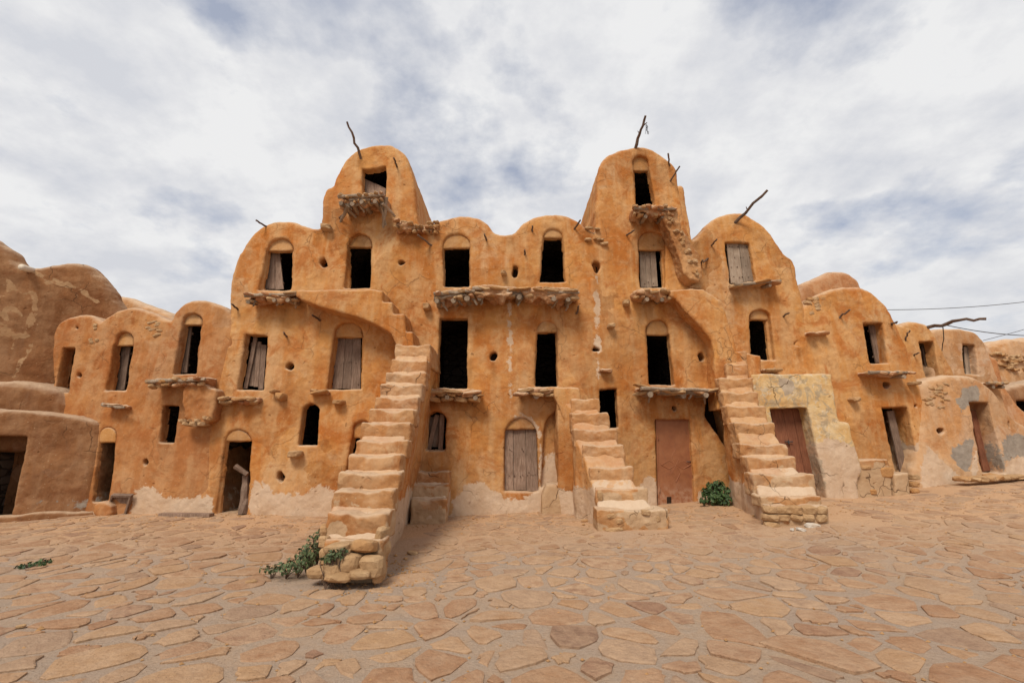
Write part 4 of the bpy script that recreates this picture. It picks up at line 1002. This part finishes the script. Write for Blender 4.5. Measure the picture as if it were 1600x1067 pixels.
W3.build('side_wall', M_right, cell2)
rub = thing('rubble_wall', 'distant pale rubble wall at the right edge, broken and rounded on top', 'wall')
WR = Wall(F_rub, elev([(1530,800),(1536,545),(1543,535),(1560,531),(1575,529),(1600,526),(1660,524),(1760,530),(1760,800)], 0, F_rub), depth=2, h=.07, rnd=.3, edge=.06)
WR.build('wall', M_vault, rub, rough=.05)
far2 = thing('storage_cell', 'low dark-mouthed brown cell at the right edge below the rubble wall', 'building', 'small cells behind the low vault')
F_f3 = lambda x, z: F_far(x, z)+1.0
W4 = Wall(F_f3, elev([(1562,800),(1566,620),(1575,606),(1592,600),(1620,598),(1700,600),(1710,800)], 0, F_f3), depth=1.6, h=.05, rnd=.2)
opening(W4, far2, None, [(1588,625),(1620,625),(1630,690),(1600,690)], F=F_f3, deep=1)
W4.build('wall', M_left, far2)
for k in range(30):
    rock('stone', surf(1545+random.uniform(0,60), 556+random.uniform(-4,22), -.03, F_rub), (random.uniform(.2,.4),.3,random.uniform(.08,.16)), M_stone, rub, 0, None, 1, .2)

# long pole and wires over the right-hand roofs
V, Fc = tube(crooked(at(1449,512,12.6), at(1500,500,12.0), 5, .03)+crooked(at(1500,500,12.0), at(1541,498,11.6), 4, .03)[1:], .05, .035, 7, .15)
lpole = add_mesh('long_pole', V, Fc, M_stick, None, False); tag(lpole, 'long crooked dark pole lying across the roof of the small right-hand cells', 'pole')
def wire(p0, p1, sag, label, r=.012):
    pts = []
    for i in range(17):
        t = i/16; p = p0.lerp(p1, t); p.z -= sag*4*t*(1-t); pts.append(p)
    o = add_mesh('power_cable', *tube(pts, r, r, 5), M_wire, None, True); tag(o, label, 'cable', 'black cables over the right-hand roofs')
wire(at(1370,484,16), at(1760,446,16), .25, 'upper thin black cable crossing the sky at the right edge')
wire(at(1478,508,12.3), at(1760,505,14), .35, 'sagging black cable running from the pole over the pale cell')
wire(at(1536,532,20), at(1760,462,20), .1, 'thin cable slanting up from behind the rubble wall')
V, Fc = tube(crooked(at(1473,509,12.0), surf(1472,548,-.1,F_far), 4, .02), .012, .012, 5); add_mesh('hanging_wire', V, Fc, M_wire, lpole, False)

# ============================================================ GROUND
m = Mat('dusty_mortar', .96, .08)
c = m.mix(m.ramp(m.noise(.8, 6, .6, dist=.4), [(.35, 0), (.65, 1)]), (.39,.29,.22), (.43,.30,.20))
c = m.mix(m.ramp(m.noise(5, 8, .7), [(.4, .0), (.65, .7)]), c, (.37,.29,.225))
ysep = m.node('ShaderNodeSeparateXYZ'); m.link(m.pos, ysep.inputs[0])
sand = m.ramp(m.math('ADD', m.math('MULTIPLY', ysep.outputs['Y'], .1), m.math('MULTIPLY', m.noise(.9, 4, .5), .25)), [(.75, 0), (1.05, 1)])
c = m.mix(sand, c, m.mix(m.noise(3, 5, .6), (.56,.36,.215), (.50,.305,.175)))
c = m.mix(m.ramp(m.noise(40, 5, .7), [(.3, .4), (.6, 0)]), c, m.mix(1.0, c, (.6,.55,.5), 'MULTIPLY'))
M_mortar = m.done(c, m.bump(m.noise(26, 8, .74), 1.0, .02, m.bump(m.noise(5, 7, .65), .9, .04)))
m = Mat('paving_stone', .88, .2)
at_ = m.node('ShaderNodeAttribute', attribute_name='mask'); sp = m.node('ShaderNodeSeparateColor'); m.link(at_.outputs['Color'], sp.inputs[0])
c = m.ramp(sp.outputs[0], [(0, (.23,.12,.078)), (.12, (.34,.185,.10)), (.45, (.32,.168,.088)), (.7, (.40,.24,.125)), (.9, (.34,.23,.155)), (1, (.21,.12,.08))])
c = m.mix(m.ramp(m.noise(6, 7, .65, dist=.5), [(.4, 0), (.68, .55)]), c, m.mix(1.0, c, (.66,.58,.54), 'MULTIPLY'))
c = m.mix(m.ramp(m.noise(3.5, 6, .65, m.mapped(loc=(8,8,1))), [(.48, 0), (.72, .8)]), c, (.41,.28,.185))
c = m.mix(m.math('MULTIPLY', sp.outputs[1], m.ramp(m.noise(7, 6, .7, m.mapped(loc=(1,2,3))), [(.3, .0), (.6, 1)]), True), c, (.46,.305,.19))
c = m.mix(m.ramp(m.noise(45, 4, .7), [(.3, .35), (.6, 0)]), c, m.mix(1.0, c, (.55,.5,.46), 'MULTIPLY'))
M_pave = m.done(c, m.bump(m.noise(20, 8, .72), .9, .015, m.bump(m.noise(5, 5, .6), .8, .03)))

xs = np.unique(np.concatenate([np.linspace(-600, -20, 12), np.arange(-20, 24, .11), np.linspace(24, 600, 12)]))
ys = np.unique(np.concatenate([np.linspace(-60, 1, 10), np.arange(1, 13.5, .11), np.linspace(14, 1500, 22)]))
GX, GY = np.meshgrid(xs, ys, indexing='ij')
GZ = ground_z(GX, GY)+np.where((np.abs(GX) < 21) & (GY < 14) & (GY > 1), .007*fbm(GX/.25, GY/.25, 2.0, 3), 0)
ii = np.arange(len(xs)*len(ys)).reshape(len(xs), len(ys))
Q = np.stack([ii[:-1,:-1], ii[1:,:-1], ii[1:,1:], ii[:-1,1:]], -1).reshape(-1, 4)
ground = add_mesh('ground', np.stack([GX.ravel(), GY.ravel(), GZ.ravel()], 1), Q, M_mortar, None, True); ground['kind'] = 'structure'
ground['label'] = 'dusty mortared yard floor'

# irregular flagstones: a power diagram, every cell shrunk, rounded and lifted
pts = []
cell = .30
y = 2.6; row = 0
while y < 11.4:
    ext = 1.28*y+1.2; n = int(2*ext/cell)
    for i in range(n):
        if random.random() < .13: continue
        pts.append((-ext+(i+.5*(row % 2))*cell*1.12+random.uniform(-.2, .2), y+random.uniform(-.16, .16), random.uniform(-.03, .03)+ (.05 if random.random() < .15 else 0)))
    y += cell*.78; row += 1
P = np.array(pts); footprints = [(-2.75,-1.45,5.35,11),(1.3,3.0,8.0,11),(4.3,6.3,8.0,12),(-2.3,-1.3,9.4,11)]
cells = []
gridh = {}
for i, (a_, b_, w_) in enumerate(pts): gridh.setdefault((int(a_//.8), int(b_//.8)), []).append(i)
for i, (px_, py_, w_) in enumerate(pts):
    if any(x0 < px_ < x1 and y0 < py_ < y1 for x0, x1, y0, y1 in footprints): continue
    gx_, gy_ = int(px_//.8), int(py_//.8)
    nb = [j for dx_ in (-1,0,1) for dy_ in (-1,0,1) for j in gridh.get((gx_+dx_, gy_+dy_), []) if j != i]
    nb.sort(key=lambda j: (pts[j][0]-px_)**2+(pts[j][1]-py_)**2)
    poly = [(-.55,-.45),(.55,-.45),(.55,.45),(-.55,.45)]
    for j in nb[:16]:
        dx_, dy_ = pts[j][0]-px_, pts[j][1]-py_; L2 = dx_*dx_+dy_*dy_; L_ = math.sqrt(L2)
        c0 = (L2+w_-pts[j][2])/2-(random.uniform(.004, .045)+(.05 if random.random() < .15 else 0))*L_
        out = []
        for k in range(len(poly)):
            A, B = poly[k], poly[(k+1) % len(poly)]
            da, db = A[0]*dx_+A[1]*dy_-c0, B[0]*dx_+B[1]*dy_-c0
            if da <= 0: out.append(A)
            if (da < 0) != (db < 0) and abs(da-db) > 1e-9:
                t = da/(da-db); out.append((A[0]+(B[0]-A[0])*t, A[1]+(B[1]-A[1])*t))
        poly = out
        if len(poly) < 3: break
    if len(poly) < 3: continue
    q = []
    for k in range(len(poly)):                                            # cut corners unevenly
        A, B = np.array(poly[k]), np.array(poly[(k+1) % len(poly)])
        if np.hypot(*(B-A)) < .05: q.append((A+B)/2); continue
        u = random.uniform(.12, .26); q += [A+(B-A)*u+rng.normal(0, .012, 2), A+(B-A)*.5+rng.normal(0, .018, 2), B+(A-B)*random.uniform(.12, .26)+rng.normal(0, .007, 2)]
    if len(q) < 5: continue
    q = np.array(q)
    if len(q) > 13: q = q[::2] if len(q) > 18 else np.delete(q, np.arange(1, len(q), 4), 0)
    ext = q.max(0)-q.min(0)
    if min(ext) < .09: continue
    cells.append((px_, py_, q))
def flag(px_, py_, q, dusty, rise):
    w = q+np.array([px_, py_]); ce = w.mean(0); n = len(w)
    inner = ce+(w-ce)*(1-.018/max(.1, np.abs(q).mean()))
    tilt = rng.normal(0, .02, 2)
    zt = ground_z(w[:,0], w[:,1])+rise+(w-ce)@tilt; zi = ground_z(inner[:,0], inner[:,1])+rise+.006+(inner-ce)@tilt
    zl = ground_z(w[:,0], w[:,1])-.03
    V = [(*a_, z_) for a_, z_ in zip(w, zl)]+[(*a_, z_) for a_, z_ in zip(w, zt)]+[(*a_, z_) for a_, z_ in zip(inner, zi)]
    Fc = [(k, (k+1) % n, n+(k+1) % n, n+k) for k in range(n)]+[(n+k, n+(k+1) % n, 2*n+(k+1) % n, 2*n+k) for k in range(n)]+[tuple(range(2*n, 3*n))]
    return V, Fc, [(random.random() if False else 0, 0, 0, 1)]*len(V)
def scr(c_):
    w = c_[2]+np.array(c_[:2]); z = 0.0
    pts_ = []
    for x_, y_ in w:
        zc_ = y_*math.cos(PITCH)+(z-EYE)*math.sin(PITCH); yc_ = -y_*math.sin(PITCH)+(z-EYE)*math.cos(PITCH)
        if zc_ < .3: return 0
        pts_.append((800+FPX*x_/zc_, 533.5-FPX*yc_/zc_))
    s_ = np.array(pts_)
    if s_[:,0].max() < 5 or s_[:,0].min() > 1595 or s_[:,1].min() > 1062: return 0
    s_ = np.clip(s_, [0, 0], [1600, 1067]); x_, y_ = s_.T
    return abs(np.dot(x_, np.roll(y_, 1))-np.dot(y_, np.roll(x_, 1)))/2
cells.sort(key=scr, reverse=True)
allV, allF, allM = [], [], []
for k, (px_, py_, q) in enumerate(cells):
    far = py_/11
    keep = 1-.5*max(0, (py_-8.5)/3)
    if random.random() > keep and k >= 300: continue
    dusty = min(1, max(0, .15+.85*far+random.uniform(-.3, .3))+(.25 if (-2.5 < px_ < 3.5 and 5 < py_ < 10) else 0))
    rise = random.uniform(.002, .018)*(1-.6*far)
    V, Fc, _ = flag(px_, py_, q, dusty, rise)
    tint = random.random(); M = [(tint, dusty, 0, 1)]*len(V)
    if k < 300:
        add_mesh('paving_stone', V, Fc, M_pave, ground, False, M)
    else:
        o_ = len(allV); allV += V; allF += [tuple(i+o_ for i in f_) for f_ in Fc]; allM += M
pv = add_mesh('paving', allV, allF, M_pave, ground, False, allM); pv['kind'] = 'stuff'; pv['label'] = 'smaller and farther flagstones set in mortar'
# grit and pebbles
gv, gf = [], []
for k in range(2600):
    if k % 3: yy = random.uniform(8.8, 10.4); xx = random.uniform(-9, 11)
    else: yy = random.uniform(3.2, 10); xx = random.uniform(-1.2, 1.2)*yy
    if k % 7 == 0: xx, yy = -1.5+random.gauss(0, .35), 5.9+random.gauss(0, .5)
    s_ = random.uniform(.006, .02)*(1.6 if random.random() < .08 else 1); z_ = float(ground_z(xx, yy))+s_*.3
    V, Fc = [], [(0,1,2),(0,2,3),(0,3,4),(0,4,1),(5,2,1),(5,3,2),(5,4,3),(5,1,4)]
    V = [(xx, yy, z_+s_*.7)]+[(xx+math.cos(a_)*s_*random.uniform(.7,1.4), yy+math.sin(a_)*s_, z_) for a_ in (0, 1.6, 3.1, 4.7)]+[(xx, yy, z_-s_*.7)]
    o_ = len(gv); gv += V; gf += [tuple(i+o_ for i in f_) for f_ in Fc]
g_ = add_mesh('gravel', gv, gf, M_stone, None, False); tag(g_, 'loose grit and tiny stones scattered over the yard', None, None, 'stuff')
del g_

# ============================================================ LOOSE THINGS IN THE YARD
def ground_at(px, py, dz=0.0):
    d = ray(px, py); t = 8.0
    for _ in range(30):
        z = float(ground_z(d[0]*t, d[1]*t)); t = t*.5+.5*((z-EYE)/d[2]) if d[2] < -.02 else t
    return Vector((d[0]*t, d[1]*t, float(ground_z(d[0]*t, d[1]*t))+dz))
for u, v, w_, mat, lab in [(1252,829,.14,M_white,'small whitish stone on the ground at the foot of the right staircase'),(1270,823,.24,M_white,'larger flat white stone by the right staircase foot'),
                        (1238,829,.10,M_white,'tiny white stone left of the two at the right staircase'),(644,866,.16,M_stone,'flat loose stone lying right of the big stair'),
                        (914,815,.16,M_stone,'loose brown stone beside the foot of the middle staircase'),(925,841,.08,M_stone,'small pebble in front of the middle staircase'),
                        (392,912,.12,M_stone,'dark flat stone in the yard left of the creeping weed'),(32,982,.07,M_stone,'little grey stone near the left edge of the yard')]:
    p = ground_at(u, v, .02); o = rock('loose_stone', p, (w_, w_*.6, w_*.35), mat, None, random.uniform(-1, 1), None, 2, .1); tag(o, lab, 'stone', 'loose stones lying in the yard')
p = ground_at(332, 801, .03); rg = rock('plastic_scrap', p, (.12,.08,.06), M_white, None, .4, 3, 2, .3); tag(rg, 'white crumpled scrap at the end of the board by the left doorway', 'litter')
# board lying before the left doorway
a_, b_ = ground_at(252, 806, .035), ground_at(330, 807, .035)
d_ = (b_-a_).normalized(); n_ = Vector((-d_.y, d_.x, 0))*.09; up = Vector((0,0,.03))
mid = a_.lerp(b_, .45)
V = [a_-n_, mid-n_*1.1, b_-n_*.8, b_+n_, mid+n_*.95, a_+n_*.8]; V = [v+up for v in V]+[v-up for v in V]
bd = add_mesh('board', V, [(0,1,2,3,4,5),(11,10,9,8,7,6)]+[((k+1) % 6, k, 6+k, 6+(k+1) % 6) for k in range(6)], M_plank, None, False); tag(bd, 'old grey board lying on the ground before the left doorway', 'board')
# wooden tray leaning on the wall
tr = thing('wooden_tray', 'small old wooden tray leaning against the wall at the left', 'tray')
TL, TR, BR, BL = surf(177,771,-.08), surf(208,772,-.08), ground_at(199,803,.0), ground_at(169,802,.0)
BR.y -= .0; n_ = (TR-TL).cross(BL-TL).normalized()
if n_.y > 0: n_ = -n_
V = [TL,TR,BR,BL]+[p-n_*.02 for p in (TL,TR,BR,BL)]
add_mesh('panel', V, [(3,2,1,0),(4,5,6,7),(0,1,5,4),(1,2,6,5),(2,3,7,6),(3,0,4,7)], M_plank, tr, False)
for A, B in ((TL,TR),(TR,BR),(BR,BL),(BL,TL)):
    s_ = ((TL+TR+BR+BL)/4-(A+B)/2).normalized()*.045; f_ = n_*.06
    V = [A, B, B+s_, A+s_, A+f_, B+f_, B+s_+f_, A+s_+f_]
    add_mesh('frame_side', V, [(0,1,2,3),(7,6,5,4),(0,4,5,1),(1,5,6,2),(2,6,7,3),(3,7,4,0)], M_log if False else M_plank, tr, False)

# plants
def leafmat(name, a, b):
    m = Mat(name, .6, .35); m.b.inputs['Subsurface Weight'].default_value = 0
    at_ = m.node('ShaderNodeAttribute', attribute_name='mask'); sp = m.node('ShaderNodeSeparateColor'); m.link(at_.outputs['Color'], sp.inputs[0])
    return m.done(m.mix(sp.outputs[0], a, b))
M_leaf = leafmat('dull_green_leaf', (.035,.06,.022), (.12,.15,.06)); M_leafd = leafmat('dark_green_leaf', (.018,.045,.014), (.07,.12,.035))
def plant(name, label, clumps, n, size, mat, cat='plant'):
    root = thing(name, label, cat); c0 = Vector(clumps[0][0]); V, Fc, M, st_ = [], [], [], []
    for c, r3 in clumps:
        c = Vector(c); gz = float(ground_z(c.x, c.y))
        for _ in range(int(n*r3[0]*r3[2])):
            while True:
                q = Vector((random.uniform(-1,1), random.uniform(-1,1), random.uniform(-1,1)))
                if .25 < q.length < 1: break
            p = c+Vector((q.x*r3[0], q.y*r3[1], q.z*r3[2])); p.z = max(p.z, gz+.01)
            s_ = size*random.uniform(.6, 1.3); out = (Vector((q.x, q.y, q.z+.5)).normalized()+Vector([random.uniform(-.7,.7) for _ in range(3)])).normalized()
            u = out.cross(Vector((random.uniform(-1,1), random.uniform(-1,1), .3))).normalized(); v = out.cross(u)
            o_ = len(V); V += [p-u*s_, p-u*s_*.2+v*s_*.55+out*s_*.12, p+u*s_, p-u*s_*.2-v*s_*.55+out*s_*.12, ]
            Fc += [(o_, o_+1, o_+2, o_+3)]; t = random.random(); M += [(t, 0, 0, 1)]*4
        for _ in range(7):
            q = Vector((random.uniform(-.8,.8)*r3[0], random.uniform(-.8,.8)*r3[1], random.uniform(.0,.8)*r3[2]))
            st_.append(tube(crooked(Vector((c.x, c.y, gz)), c+q, 4, .015), .007, .004, 4))
    l = add_mesh('leaves', V, Fc, mat, root, False, M); l['kind'] = 'stuff'
    add_mesh('stem', *join(st_), M_stick, root, False)
    return root
gp = lambda u, v, Y, dz=0: (at(u, v, Y).x, Y, at(u, v, Y).z+dz)
plant('bush', 'round dark green bush growing between the red metal door and the right staircase', [(gp(1118,774,10.45), (.26,.26,.20)), (gp(1106,770,10.5), (.15,.2,.12)), (gp(1131,780,10.3), (.16,.2,.13)), (gp(1123,758,10.5), (.13,.15,.11)), (gp(1110,759,10.5), (.08,.1,.08)), (gp(1135,765,10.4), (.08,.1,.07)), (gp(1100,782,10.3), (.10,.12,.06))], 7000, .045, M_leafd)
plant('creeping_weed', 'grey-green creeping weed climbing the left side of the big stair foot', [(gp(492,852,6.1), (.12,.25,.16)), (gp(482,868,6.0), (.16,.25,.13)), (gp(467,880,5.9), (.18,.25,.08)), (gp(448,886,5.85), (.18,.2,.06)), (gp(425,888,5.85), (.15,.14,.035)), (gp(498,836,6.1), (.06,.12,.08))], 11000, .024, M_leaf)
plant('weed', 'small weed tuft growing on the front stones of the big stair', [(gp(524,866,5.42), (.12,.07,.055)), (gp(512,873,5.4), (.09,.06,.04)), (gp(537,860,5.45), (.06,.06,.03))], 16000, .02, M_leaf)
plant('weed', 'lone flat weed growing between paving stones at the left', [(ground_at(50,885,.02), (.17,.1,.03)), (ground_at(68,880,.02), (.1,.08,.04)), (ground_at(33,888,.02), (.1,.08,.02))], 14000, .022, M_leafd)
